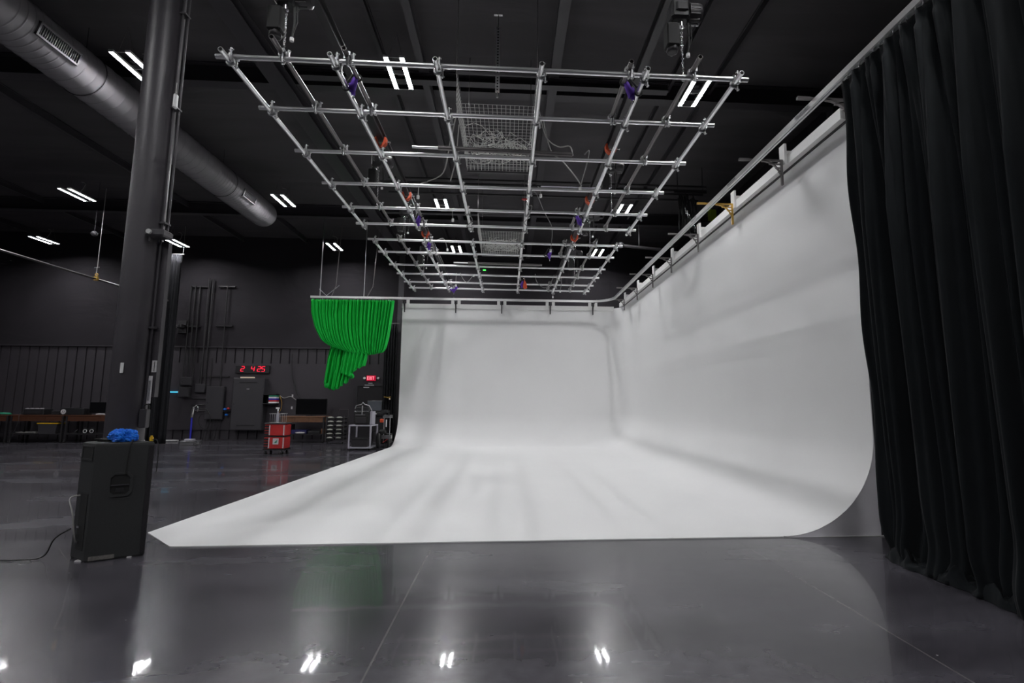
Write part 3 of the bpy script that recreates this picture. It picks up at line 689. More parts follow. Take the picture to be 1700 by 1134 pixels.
tag(MB().box((CXc+.03-.016,CYc-CR-.006,1.80),(CXc+.03+.018,CYc-CR+.002,1.91),bev=.002).build('white_tag','white_plastic'),'small white tag stuck on the front of the column','tag')
t = thing('notice','upper small white notice on the wireway beside the column','notice',(CXc+CR+.06,CYc,1.9)); b = MB(); b.box((CXc+CR+.045,CYc-.008,1.82),(CXc+CR+.092,CYc-.001,1.95)); b.build('sheet','paper',t)
b = MB(); b.box((CXc+CR+.07,CYc-.0105,1.83),(CXc+CR+.075,CYc-.0085,1.94)); b.build('print','rubber',t)
t = thing('notice','taller white notice hanging below the small one beside the column','notice',(CXc+CR+.04,CYc,1.6)); b = MB(); b.box((CXc+CR+.005,CYc-.02,1.48),(CXc+CR+.07,CYc-.012,1.78)); b.build('sheet','paper',t)
b = MB()
for k in range(6): b.box((CXc+CR+.015+.008*k,CYc-.023,1.51),(CXc+CR+.018+.008*k,CYc-.0205,1.73))
b.build('print','greyscreen',t)
t = thing('outlet_box','dark outlet box on the right side of the column above the speaker','outlet box',(CXc+CR,CYc,1.35)); b = MB(); b.box((CXc+CR+.002,CYc-.07,1.22),(CXc+CR+.075,CYc-.001,1.42),bev=.006); b.build('box','box_grey',t)
b = MB(); b.ring((CXc+CR+.05,CYc-.03,1.44),(0,1,0),.03,.005,12,5); b.build('cord_loop','rubber',t)

# ================================================================= SPEAKER
A = Vector((-4.19,5.34)); B_ = Vector((-3.93,5.165)); C_ = Vector((-3.575,5.36))
d1v = (C_-B_); Dn = Vector((C_.x-.02, C_.y+.10)); 
fn = Vector((.49,.87)) 
F1 = C_+Vector((.035,.03)); F2 = F1+Vector((-.23,.33)); E_ = F2+Vector((-.36,-.2))
E_ = A+Vector((-.02,.10))
SP = [(A.x,A.y),(B_.x,B_.y),(C_.x,C_.y),(F1.x,F1.y),(-3.80,5.57),(-3.96,5.57),(-4.19,5.47)]
H = 1.10
sp = thing('loudspeaker','large black loudspeaker cabinet standing on the floor against the column','loudspeaker',(-3.88,5.4,0))
cx, cy = -3.88, 5.38
def inset(z, k): return [(cx+(x-cx)*k, cy+(y-cy)*k, z) for x,y in SP]
lev = [inset(.0,.965)]+[inset(.02,1.0)]+[inset(H-.03,1.0)]+[inset(H-.008,.985)]+[inset(H,.95)]
b = MB(); n = len(SP); vs = [p for l in lev for p in l]
b.add(vs, [(k*n+i,k*n+(i+1)%n,(k+1)*n+(i+1)%n,(k+1)*n+i) for k in range(len(lev)-1) for i in range(n)]+[tuple(range(n-1,-1,-1)), tuple((len(lev)-1)*n+i for i in range(n))]); b.build('cabinet','speaker',sp)
def face(p, q, out=.0):
    p, q = Vector((*p,0)), Vector((*q,0)); d = (q-p).normalized(); nn = Vector((d.y,-d.x,0)); return p, d, nn, (q-p).length
def fbox(b, F, u0, u1, z0, z1, w0, w1):
    p, d, nn, L_ = F
    vs = [p+d*u+nn*w_+Vector((0,0,z)) for w_ in (w0,w1) for u,z in ((u0,z0),(u1,z0),(u1,z1),(u0,z1))]
    b.add(vs, [(3,2,1,0),(4,5,6,7),(0,1,5,4),(1,2,6,5),(2,3,7,6),(3,0,4,7)])
FS = face((B_.x,B_.y),(C_.x,C_.y)); FB = face((A.x,A.y),(B_.x,B_.y)); FG = face((C_.x,C_.y),(F1.x,F1.y))
# side handle: recessed cup frame with grip
def octo(F, uc, zc, hu, hz, c): return [(uc-hu+c,zc-hz),(uc+hu-c,zc-hz),(uc+hu,zc-hz+c),(uc+hu,zc+hz-c),(uc+hu-c,zc+hz),(uc-hu+c,zc+hz),(uc-hu,zc+hz-c),(uc-hu,zc-hz+c)]
def fpoly(b, F, pts, w0, w1):
    p, d, nn, L_ = F; n = len(pts); vs = [p+d*u+nn*w_+Vector((0,0,z)) for w_ in (w0,w1) for u,z in pts]
    b.add(vs, [tuple(range(n-1,-1,-1)),tuple(range(n,2*n))]+[(i,(i+1)%n,n+(i+1)%n,n+i) for i in range(n)])
def frame(b, F, outer, inner, w0, w1):
    p, d, nn, L_ = F; n = len(outer)
    vs = [p+d*u+nn*w_+Vector((0,0,z)) for w_ in (w0,w1) for u,z in outer+inner]
    fs = []
    for i in range(n):
        j = (i+1)%n; fs += [(2*n+i,2*n+j,3*n+j,3*n+i),(i,n+i,n+j,j),(i,j,2*n+j,2*n+i),(n+j,n+i,3*n+i,3*n+j)]
    b.add(vs, fs)
hp = octo(FS,.21,.70,.095,.115,.035); hi = octo(FS,.21,.70,.075,.095,.03)
b = MB(); frame(b,FS,hp,hi,.001,.012); fh = b.build('handle_cup','speaker',sp)
b = MB(); fpoly(b,FS,hi,.0005,.002); b.build('recess','rubber',fh)
b = MB(); fbox(b,FS,.14,.28,.690,.700,.002,.014); b.build('grip_edge','box_grey',fh); b = MB(); fbox(b,FS,.18,.24,.63,.665,.002,.006); b.build('plate','black_steel',fh)
b = MB(); frame(b,FB,[(.02,.93),(.28,.93),(.28,1.07),(.02,1.07)],[(.045,.95),(.27,.95),(.27,1.06),(.045,1.06)],.001,.008); b.build('rear_handle','speaker',sp)
b = MB(); fbox(b,FB,.045,.27,.95,1.06,.0005,.003); b.build('rear_recess','rubber',sp)
b = MB(); fbox(b,FB,.10,.26,.10,.62,.0005,.004); b.build('connector_panel','rubber',sp)
b = MB(); 
for z in (.16,.30): fbox(b,FB,.12,.18,z,z+.02,.004,.02)
fbox(b,FB,.14,.16,.20,.24,.004,.03); b.build('connectors','chrome',sp)
b = MB(); fbox(b,FG,.004,.04,.03,1.06,.001,.008); b.build('front_grille','black_steel',sp)
b = MB(); fbox(b,FS,.03,.22,.012,.05,.0008,.002); b.build('scuffed_patch',mat('worn_paint',(.16,.15,.14),.8,noise=.6,nscale=60),sp)
b = MB(); b.box((-4.04,5.20,.0),(-3.98,5.24,.012)); b.box((-3.70,5.32,.0),(-3.62,5.345,.012)); b.build('rubber_feet','paper',sp)
cable([(-4.10,5.262,.60),(-4.14,5.20,.58),(-4.08,5.17,.45),(-4.06,5.19,.25),(-4.08,5.24,.17)],.007,'wire','grey cord curling down the back of the loudspeaker','cord','speaker_cord')
cable([(-4.12,5.22,.30),(-4.28,5.25,.20),(-4.40,5.30,.03),(-4.55,5.25,.012),(-5.0,5.28,.012),(-5.6,5.5,.012)],.006,'rubber','black cord trailing from the loudspeaker across the floor to the left','cord','speaker_cord')
cable([(-3.98,5.50,H+.012),(-3.80,5.45,H+.012),(-3.72,5.35,H+.014),(-3.69,5.285,H+.005),(-3.70,5.27,.95),(-3.705,5.27,.80)],.006,'rubber','black cord hanging down the side of the loudspeaker','cord','speaker_cord')
cable([(-3.62,5.47,H+.012),(-3.54,5.42,H+.01),(-3.505,5.40,1.0),(-3.52,5.42,.78)],.005,'rubber','thin black cord hanging at the right front edge of the loudspeaker','cord','speaker_cord')
cable([(-4.12,5.40,H+.015),(-4.06,5.34,H+.03),(-3.95,5.34,H+.015),(-4.0,5.45,H+.03),(-4.14,5.44,H+.015)],.008,'rubber','coil of black cord lying on top of the loudspeaker','cord','speaker_cord')
tag(MB().box((-4.10,5.38,H+.002),(-3.96,5.45,H+.03),bev=.006).build('power_adapter','black'),'black power adapter on top of the loudspeaker beside the blue bag','adapter')
def bagfn(u, v):
    a = 2*pi*u; b_ = pi*v; d = Vector((sin(b_)*cos(a), sin(b_)*sin(a), cos(b_)))
    r_ = 1+.45*mn.noise(d*1.7+Vector((3,1,2)))+.22*(1-2*abs(mn.noise(d*4.2)))+.10*(1-2*abs(mn.noise(d*9)))
    return (-3.83+.10*d.x*r_, 5.37+.07*d.y*r_, max(H+.003, H+.05+.07*d.z*r_))
b = MB().grid(bagfn, 72, 44, False); tag(b.build('plastic_bag','blue'),'crumpled bright blue plastic bag on top of the loudspeaker','bag')
t = thing('orange_plug','small orange plug standing on the loudspeaker top at its right','plug',(-3.63,5.47,H)); b = MB(); b.tube([(-3.63,5.47,H+.001),(-3.63,5.47,H+.04)],.018,10); b.build('body','yellow',t); b = MB(); b.tube([(-3.63,5.47,H+.04),(-3.63,5.47,H+.055)],.010,8); b.build('tip','yellow',t)

# ================================================================= GREEN CURTAIN
gc = thing('green_curtain','bright green chroma curtain gathered up in a bag below the track','curtain',(-5.6,RY,5.1))
def lerp(tab, t):
    for (a, va), (b_, vb) in zip(tab, tab[1:]):
        if t <= b_: return va+(vb-va)*(t-a)/(b_-a)
    return tab[-1][1]
GLx = [(0,-6.83),(.15,-6.8),(.35,-6.66),(.6,-6.41),(.8,-6.10),(.93,-5.81),(1,-5.63)]
GRx = [(0,-4.00),(.2,-4.04),(.5,-4.12),(.75,-4.21),(.9,-4.29),(.97,-4.37),(1,-4.49)]
def gfn(u, v):
    xl, xr = lerp(GLx,v), lerp(GRx,v)
    uu = u+.012*sin(9*u+2*v)*(1-v); x = xl+(xr-xl)*uu
    sag = .12*sin(pi*u)*v
    z = 5.05-(5.05-3.22)*sin(v*pi/2)**.92-.10*v*(1-u)*0-sag+ (.16*(1-u)**3)*v
    amp = .055*(1-.35*v)
    y = RY-.02 - .16*sin(pi*v*.9)*sin(pi*min(1,max(0,u)))**.5 + amp*1.25*sin(2*pi*u*24+1.6*sin(7*u)+2.0*v*(u-.5)) + .02*sin(2*pi*u*61)
    if v > .9: y += (v-.9)*1.2
    return (x, y, z)
b = MB().grid(gfn, 440, 50); o = b.build('gathered_cloth','green',gc); o.modifiers.new('s','SOLIDIFY').thickness = .006
TLx = [(0,-6.10),(.3,-6.19),(.7,-6.25),(1,-6.28)]
def tfn(u, v):
    xl = lerp(TLx,v); xr = lerp([(0,-4.88),(.45,-4.84),(1,-5.05)],v); x = xl+(xr-xl)*u
    zb = lerp([(0,2.12),(.12,2.10),(.2,1.96),(.35,1.93),(.48,2.02),(.55,2.12),(.70,2.20),(.78,2.50),(.85,2.62),(1,2.72)],u)
    zb += .04*sin(2*pi*u*9)
    z = 3.42-(3.42-zb)*v
    y = RY+.05+.07*sin(2*pi*u*9+1.5*v)+.03*sin(2*pi*u*21)-.10*v*sin(pi*u)
    return (x, y, z)
b = MB().grid(tfn, 200, 26); o = b.build('hanging_tail','green',gc); o.modifiers.new('s','SOLIDIFY').thickness = .006
def t2(u, v):
    x = -5.58+.82*u; zb = lerp([(0,2.5),(.4,2.35),(.7,2.65),(1,2.75)],u); z = 3.35-(3.35-zb)*v
    return (x-.1*v, RY-.09+.05*sin(2*pi*u*6+2*v)-.06*sin(pi*u), z)
b = MB().grid(t2, 90, 16); o = b.build('folded_corner','green',gc); o.modifiers.new('s','SOLIDIFY').thickness = .006
for c, r_ in (((-6.10,2.06),.07),((-5.29,2.39),.08)):
    b = MB()
    for k in range(3): b.ring((c[0],RY-.13-.01*k,c[1]),(0,1,.2),r_-.022*k,.014,16,6)
    b.build('rolled_hem','green',gc)
for k in range(40):
    x = -6.80+k*.0708; b = MB(); b.tube([(x,RY,RZ-.036),(x,RY,RZ-.085)],.006,5); b.build('curtain_hook','chrome',gc)

# ================================================================= LEFT TRACK + DRAPE LEG
t = thing('curtain_pipe','grey horizontal curtain pipe crossing behind the column at left','pipe',(-12.35,14,5.15))
b = MB(); b.tube([(-12.35,8.0,5.15),(-12.35,18.78,5.15)],.03,8); b.build('pipe','dark_pipe',t)
b = MB(); b.tube([(-12.35,15.55,5.18),(-12.35,15.55,6.6),(-12.35,15.55,7.99)],.008,5); b.build('hanger_rod','wire',t)
b = MB(); b.box((-12.40,15.52,5.10),(-12.30,15.58,5.22)); b.ring((-12.35,15.55,5.28),(0,1,0),.04,.012,10,5); b.build('hanger_clamp','brass',t)
b = MB(); b.tube([(-12.35,15.55,5.34),(-12.35,15.55,5.5)],.018,6); b.box((-12.42,15.54,5.49),(-12.28,15.56,5.51)); b.build('turnbuckle','chrome',t)
b = MB(); b.blob((-12.55,15.55,6.55),(.09,.09,.08),.1,2,14,10,False); b.tube([(-12.55,15.55,6.6),(-12.55,15.55,8.199)],.006,5); tag(b.build('round_sensor','box_grey'),'small round grey device hanging above the curtain pipe at left','sensor')
dl = thing('drape_leg','tall black drape hanging just right of the column in front of the back wall','drape',(-12.4,18.8,0))
def dfn(u, v):
    return (-12.42+.30*sin(0)+.0+ .72*(u-.5)*1.0 + .03*sin(30*u), 18.9+.07*sin(2*pi*u*7+.5*v)+.02*sin(40*u), 6.9-6.88*v)
b = MB().grid(dfn, 90, 20); b.build('cloth','drape2',dl).modifiers.new('s','SOLIDIFY').thickness = .008
b = MB(); b.tube([(-12.85,18.9,6.92),(-12.0,18.9,6.92)],.02,8); b.build('batten','dark_pipe',dl)
b = MB(); b.tube([(-12.8,18.9,6.92),(-12.8,18.9,8.0)],.005,4); b.tube([(-12.05,18.9,6.92),(-12.05,18.9,8.0)],.005,4); b.build('hanger_wires','wire',dl)
dr = thing('drape_leg','narrow black drape beside the exit door next to the backdrop edge','drape',(-4.55,20.0,0))
def dfn2(u, v): return (-4.86+.5*u, 20.1+.04*sin(2*pi*u*5+.5*v), 4.6-4.58*v)
b = MB().grid(dfn2, 50, 16); b.build('cloth','drape2',dr).modifiers.new('s','SOLIDIFY').thickness = .008
b = MB(); b.tube([(-4.9,20.1,4.62),(-4.3,20.1,4.62)],.018,8); b.box((-4.64,20.1,4.60),(-4.60,20.25,4.64)); b.build('rod','dark_pipe',dr)
t = thing('wall_bracket','dark triangular bracket arm on the back wall right of the column','bracket',(-13.3,20.4,4.5))
b = MB(); b.prism([(-13.85,4.55),(-12.83,4.49),(-12.83,4.45),(-13.85,4.50)],'y',20.26,20.32); b.prism([(-13.50,4.16),(-12.83,4.42),(-12.83,4.47),(-13.50,4.22)],'y',20.26,20.32)
b.prism([(-13.80,4.50),(-13.72,4.50),(-13.46,4.18),(-13.52,4.16)],'y',20.26,20.32); b.build('arm','black_steel',t)
b = MB(); b.box((-12.95,20.28,4.40),(-12.75,20.499,4.52)); b.build('mount','black_steel',t)
tag(MB().box((-13.02,20.5,4.2),(-12.7,20.598,4.7)).build('mounting_board','black_steel'),'dark board behind the triangular wall bracket','board')

# ================================================================= ELECTRICAL WALL
yw = YB-.077
def ebox(name, label, x0, x1, z0, z1, dep, m_='box_grey', door=True, cat='electrical box', grp=None):
    t = thing(name, label, cat, ((x0+x1)/2,yw,z0), grp)
    b = MB(); b.box((x0,yw-dep,z0),(x1,yw,z1),bev=.01); b.build('body',m_,t)
    if door:
        b = MB(); b.box((x0+.03,yw-dep-.014,z0+.03),(x1-.03,yw-dep-.0005,z1-.03),bev=.005); d = b.build('door',m_,t)
        b = MB(); b.tube([(x0+.09,yw-dep-.014,(z0+z1)/2),(x0+.09,yw-dep-.03,(z0+z1)/2)],.018,8); b.build('latch','rubber',d)
    return t
ebox('switch_box','upper small square switch box left of the tall panel',-12.69,-12.27,2.12,2.45,.12)
ebox('switch_box','lower small square switch box beside the blue light',-12.70,-12.31,1.67,2.07,.14)
ebox('switch_box','small square junction box between the switch boxes and tall panel',-12.13,-11.76,1.86,2.19,.10,door=False)
ebox('breaker_panel','narrow tall grey breaker panel left of the wide cabinet',-11.66,-10.99,.82,2.10,.14)
wc = ebox('electrical_cabinet','wide tall dark electrical cabinet under the red clock',-10.59,-9.42,.42,2.42,.30)
b = MB(); b.box((-10.35,yw-.325,2.25),(-9.68,yw-.316,2.27)); b.box((-10.35,yw-.325,.6),(-9.68,yw-.316,.62)); b.build('vent_slots','rubber',wc)
b = MB(); b.box((-10.06,yw-.325,1.99),(-9.96,yw-.316,2.01)); b.build('nameplate','paper',wc)
tag(MB().box((-10.34,yw-.30,2.421),(-9.84,yw-.20,2.47)).build('paper_roll','strip'),'pale strip lying on top of the wide electrical cabinet','strip')
for k, (x, zt, r_) in enumerate(((-12.62,6.1,.022),(-12.45,6.1,.022),(-12.28,6.1,.022),(-11.95,6.4,.028),(-11.80,6.4,.028),(-11.22,6.1,.022),(-12.0,3.0,.02),(-11.60,3.2,.02))):
    zb = [2.46,2.46,2.46,2.2,2.2,2.11,2.2,2.11][k]
    tag(MB().tube([(x,YB-.13,zb),(x,YB-.13,zt)],r_,8).build('wall_conduit','black_steel'),'dark vertical conduit above the %s, %s' % (['switch boxes','switch boxes','switch boxes','junction box','junction box','breaker panel','junction box','breaker panel'][k],['leftmost of three','middle of three','right of three','left of the long pair','right of the long pair','tall one','short one','short one'][k]),'conduit','conduits on the back wall')
for k, (x0, x1, z) in enumerate(((-12.78,-12.2,4.47),(-11.58,-10.95,4.50),(-12.65,-12.0,6.08),(-11.6,-10.95,6.1))):
    tag(MB().box((x0,YB-.10,z-.025),(x1,YB-.001,z+.025)).build('conduit_strut','black_steel'),['lower left','lower right','upper left','upper right'][k]+' dark strut holding the wall conduits','strut','struts on the back wall')
tag(MB().box((-12.0,yw-.05,2.46),(-10.9,yw-.001,2.52)).build('wire_trough','black_steel'),'horizontal dark wire trough above the breaker panel','trough')
for k in range(3): tag(MB().tube([(-12.25,yw-.03,1.15+k*.24),(-11.67,yw-.03,1.15+k*.24)],.018,6).build('wall_conduit','black_steel'),['lowest','middle','highest'][k]+' short horizontal conduit left of the breaker panel','conduit','short horizontal conduits')
for k in range(6):
    x = -11.6+k*.11; tag(MB().tube([(x,yw-.05,.81),(x-.03,yw-.06,.5),(x-.09,yw-.10,.02)],.010,5).build('ground_cable','rubber'),'%s of six dark cables running from the breaker panel to the floor' % ['leftmost','second','third','fourth','fifth','rightmost'][k],'cable','cables under the breaker panel')
t = thing('neon_bar','short glowing blue light bar on the wall left of the switch boxes','light',(-12.95,yw,1.87)); b = MB(); b.tube([(-13.16,yw-.05,1.873),(-12.76,yw-.05,1.873)],.022,10); b.build('tube','led_blue',t); b = MB(); b.box((-12.76,yw-.07,1.84),(-12.725,yw,1.91)); b.build('end_cap','yellow',t)
for k, (x, z, m_) in enumerate(((-10.93,1.21,'blue'),(-10.80,1.24,'red'),(-10.86,1.0,'blue'))):
    tag(MB().blob((x,yw-.10,z),(.06,.05,.05),.2,k,12,8).build('small_gadget',m_),['small blue object on the ledge left of the wide cabinet','small red object on the ledge left of the wide cabinet','small blue object below the ledge by the cabinet'][k],'gadget')
tag(MB().box((-10.97,yw-.16,1.13),(-10.76,yw-.001,1.15)).build('wall_ledge','box_grey'),'tiny ledge left of the wide cabinet','ledge')

# clock
ck = thing('digital_clock','wide black digital wall clock with red numerals','clock',(-10.05,yw,2.62))
b = MB(); b.box((-10.66,yw-.09,2.62),(-9.37,yw,2.94),bev=.012); b.build('case','black',ck)
SEG = {'0':'abcdef','2':'abged','4':'fgbc','5':'afgcd'}
b = MB()
def digit(b, ch, x, z, w_=.115, hgt=.19):
    t_ = .022; sl = .03; y0, y1 = yw-.099, yw-.0905
    P = {'a':((0,hgt),(w_,hgt)),'b':((w_,hgt),(w_,hgt/2)),'c':((w_,hgt/2),(w_,0)),'d':((0,0),(w_,0)),'e':((0,0),(0,hgt/2)),'f':((0,hgt/2),(0,hgt)),'g':((0,hgt/2),(w_,hgt/2))}
    for s in SEG[ch]:
        (a0,a1),(c0,c1) = P[s]; a0 += sl*a1/hgt; c0 += sl*c1/hgt
        d = Vector((c0-a0,c1-a1)).normalized(); nn = Vector((-d.y,d.x))*t_/2
        q = [Vector((a0,a1))+d*.008+nn, Vector((c0,c1))-d*.008+nn, Vector((c0,c1))-d*.008-nn, Vector((a0,a1))+d*.008-nn]
        b.prism([(x+p.x,z+p.y) for p in q],'y',y0,y1)
for ch, x in (('2',-10.46),('4',-10.07),('2',-9.83),('5',-9.67)): digit(b, ch, x, 2.70)
b.build('numerals','led_red',ck)
# exit sign
es = thing('exit_sign','glowing red exit sign with two lamp heads above the door','exit sign',(-5.43,yw,2.36))
b = MB(); b.box((-5.60,yw-.06,2.36),(-5.25,yw,2.57),bev=.008); b.build('housing','exit_red',es)
b = MB(); y0, y1 = yw-.068, yw-.0605; z0 = 2.40; hh = .13
def bar(p, q, t_=.014):
    p, q = Vector(p), Vector(q); d = (q-p).normalized(); nn = Vector((-d.y,d.x))*t_/2
    b.prism([tuple(p+nn),tuple(q+nn),tuple(q-nn),tuple(p-nn)],'y',y0,y1)
x = -5.565; bar((x,z0),(x,z0+hh)); [bar((x,z0+k),(x+.055,z0+k)) for k in (.008,hh/2,hh-.008)]
x = -5.488; bar((x,z0),(x+.06,z0+hh)); bar((x,z0+hh),(x+.06,z0)); x = -5.395; bar((x,z0),(x,z0+hh)); x = -5.335; bar((x-.03,z0+hh-.008),(x+.035,z0+hh-.008)); bar((x,z0),(x,z0+hh))
b.build('letters','exit_lt',es)
for x in (-5.68,-5.14):
    b = MB(); b.tube([(x,yw-.03,2.465),(x,yw-.09,2.465)],.045,14); b.build('lamp_head','white_plastic',es)
b = MB(); b.box((-5.74,yw-.03,2.44),(-5.10,yw-.001,2.49)); b.build('mounting_bar','box_grey',es)
for k, (x0, x1, z0_, z1_) in enumerate(((-5.52,-5.36,2.245,2.275),(-5.66,-5.30,2.17,2.20),(-5.70,-5.48,2.08,2.11))):
    tag(MB().box((x0,yw-.062,z0_),(x1,yw-.055,z1_)).build('door_label','paper'),['short white label directly under the exit sign','thin white label at the top edge of the exit door','white label on the upper part of the exit door'][k],'label')
t = thing('wall_hook','small brass coloured lever on the wall right of the exit door','lever',(-4.62,20.2,1.7)); b = MB(); b.tube([(-4.78,20.03,1.72),(-4.62,20.03,1.69),(-4.52,20.03,1.72)],[.012,.03,.02],8); b.build('lever','brass',t); b = MB(); b.blob((-4.56,20.03,1.64),(.03,.03,.03),.05,3,10,8,False); b.build('knob','strip',t)

# ================================================================= WORKBENCHES
def bench(x0, x1, y0, y1, h_, label, wood='wood', grp='workbenches along the back wall'):
    t = thing('workbench', label, 'workbench', ((x0+x1)/2,(y0+y1)/2,0), grp)
    b = MB(); b.box((x0,y0,h_-.035),(x1,y1,h_),bev=.006); b.build('top',wood,t)
    n = 3; w_ = (x1-x0-.12)/n
    for k in range(n):
        b = MB(); b.box((x0+.06+k*w_+.004,y0+.02,h_-.22),(x0+.06+(k+1)*w_-.004,y0+.35,h_-.037),bev=.004); b.build('drawer',wood,t)
    b = MB(); b.box((x0+.02,y0+.03,.30),(x1-.02,y1-.03,.33)); b.build('lower_shelf','black_steel',t)
    for x in (x0+.03,x1-.03):
        for y in (y0+.035,y1-.035):
            b = MB(); b.box((x-.025,y-.025,.09),(x+.025,y+.025,h_-.036)); l = b.build('leg','black_steel',t)
            b = MB(); b.tube([(x-.015,y,.045),(x+.015,y,.045)],.045,12); b.build('caster','rubber',l)
bench(-19.9,-18.02,19.55,20.3,1.0,'reddish wooden workbench at the far left edge of the photo')
bench(-17.94,-16.12,19.55,20.3,1.0,'workbench with a yellow lidded bin on its lower shelf')
bench(-16.04,-14.2,19.55,20.3,1.0,'workbench with a black monitor standing left of the column')
bench(-8.42,-6.78,19.4,20.15,.98,'brown workbench under the large black television','wood2')
def boxed(name, label, cat, p0, p1, m_, extra=None):
    t = thing(name, label, cat, ((p0[0]+p1[0])/2,(p0[1]+p1[1])/2,p0[2])); b = MB(); b.box(p0,p1,bev=.012); b.build('body',m_,t); return t
# left bench items
b = MB(); [b.ring((-18.35,19.8,1.03+.015*k),(0,.1,1),.16-.01*k,.018,18,6) for k in range(3)]; tag(b.build('hose_coil','green2'),'green coil lying on the far left workbench','coil')
t = boxed('audio_mixer','black audio unit with cables on the second workbench from left','audio unit',(-17.66,19.7,1.002),(-16.95,20.1,1.22),'black')
b = MB(); r_ = random.Random(4)
for k in range(22): x = -17.62+k*.029; b.box((x,19.72+.02*(k%3),1.221),(x+.02,19.76+.02*(k%3),1.235+.012*(k%2)))
b.build('knobs','paper',t); b = MB(); b.box((-17.58,19.69,1.05),(-17.05,19.699,1.16)); b.build('front_panel','black_steel',t)
t = boxed('small_case','small dark case between the audio unit and the printer','case',(-16.72,19.75,1.002),(-16.43,20.1,1.16),'black_steel'); b = MB(); b.box((-16.70,19.745,1.09),(-16.45,19.749,1.10)); b.build('lid_seam','rubber',t)
t = boxed('printer','black printer with a round white emblem at the left end of the third workbench','printer',(-16.37,19.7,1.002),(-15.56,20.1,1.24),'black')
b = MB(); b.box((-16.38,19.69,1.241),(-15.9,20.05,1.262)); b.build('lid','box_grey',t)
b = MB(); b.tube([(-16.26,19.699,1.12),(-16.26,19.692,1.12)],.09,22); b.build('emblem','paper',t)
b = MB(); b.prism([(-16.31,1.07),(-16.295,1.07),(-16.265,1.17),(-16.28,1.17)],'y',19.688,19.6915); b.prism([(-16.25,1.07),(-16.235,1.07),(-16.21,1.16),(-16.225,1.16)],'y',19.688,19.6915); b.build('emblem_strokes','black',t)
def monitor(name, label, x0, x1, z0, z1, y, zt, m_='screen', stand='paper', cat='monitor'):
    t = thing(name, label, cat, ((x0+x1)/2,y,zt)); xc = (x0+x1)/2
    b = MB(); b.box((x0,y-.02,z0),(x1,y+.03,z1),bev=.008); b.build('bezel','black',t); b = MB(); b.box((x0+.015,y-.024,z0+.02),(x1-.015,y-.0205,z1-.015)); b.build('screen',m_,t)
    b = MB(); b.box((xc-.04,y+.0301,zt+.01),(xc+.04,y+.05,z0+.12)); b.box((xc-.16,y-.1,zt+.001),(xc+.16,y+.1,zt+.012)); b.build('stand',stand,t)
monitor('monitor','black monitor with a white stand on the workbench left of the column',-15.43,-14.5,1.06,1.48,19.8,1.0)
b = MB(); b.blob((-14.95,19.68,1.03),(.16,.06,.03),.25,8,16,8); tag(b.build('crumpled_papers','paper'),'crumpled white papers at the foot of the left monitor','papers')
t = thing('storage_bin','dark grey storage bin with a yellow lid on the shelf of the second workbench','storage bin',(-16.8,19.8,.33)); b = MB(); b.prism([(-16.98,.331),(-16.40,.331),(-16.36,.68),(-17.02,.68)],'y',19.62,20.0); b.build('tub','box_grey',t); b = MB(); b.box((-17.05,19.6,.681),(-16.32,20.02,.715),bev=.006); b.build('lid','yellow',t)
b = MB(); r_ = random.Random(9)
for k in range(14):
    cx_ = -17.75+.045*k; b.tube([(cx_+.12*cos(a+k),19.78+.09*sin(a+k),.345+.05*r_.random()) for a in [.6*j for j in range(9)]],.008,4)
tag(b.build('cable_pile','wire'),'pile of pale cables on the shelf of the second workbench','cable pile')
for k, x in enumerate((-15.40,-15.17)):
    t = thing('small_speaker',['left','right'][k]+' of two small round speakers on the shelf under the monitor','speaker',(x,19.7,.33),'small round speakers'); b = MB(); b.tube([(x,19.72,.42),(x,19.66,.42)],.085,18); b.build('body','black',t); b = MB(); b.ring((x,19.655,.42),(0,1,0),.06,.012,18,6); b.build('rim','white_plastic',t); b = MB(); b.box((x-.05,19.65,.51),(x+.05,19.7,.535)); b.build('bracket','chrome',t)
b = MB(); b.tube([(-15.85,19.7,.34),(-15.75,19.7,.42),(-15.68,19.7,.48)],.015,6); b.tube([(-15.98,19.7,.345),(-15.90,19.7,.37)],.02,6); tag(b.build('hand_tools','chrome'),'small shiny tools on the shelf of the third workbench','tools')
cable([(-17.60,19.65,1.1),(-17.62,19.53,1.0),(-17.60,19.5,.8),(-17.68,19.5,.45),(-17.80,19.5,.12),(-17.78,19.45,.02)],.006,'box_grey','thin grey cord dangling off the second workbench','cord')
# stool / low dark thing at far left
t = thing('floor_case','low dark rounded case on the floor at the far left edge','case',(-14.7,14.9,0)); b = MB(); b.box((-14.9,14.6,.05),(-14.1,15.2,.22),bev=.05); b.build('body','box_grey',t)
b = MB(); [b.tube([(x,y,0),(x,y,.05)],.03,8) for x in (-14.8,-14.2) for y in (14.7,15.1)]; b.build('feet','rubber',t)
# white base line right of column
t = thing('floor_pipe','pale pipe lying along the base of the back wall right of the column','pipe',(-12.9,20.2,0)); b = MB(); b.tube([(-14.0,20.15,.035),(-12.4,20.15,.035)],.034,8); b.build('pipe','paper',t)

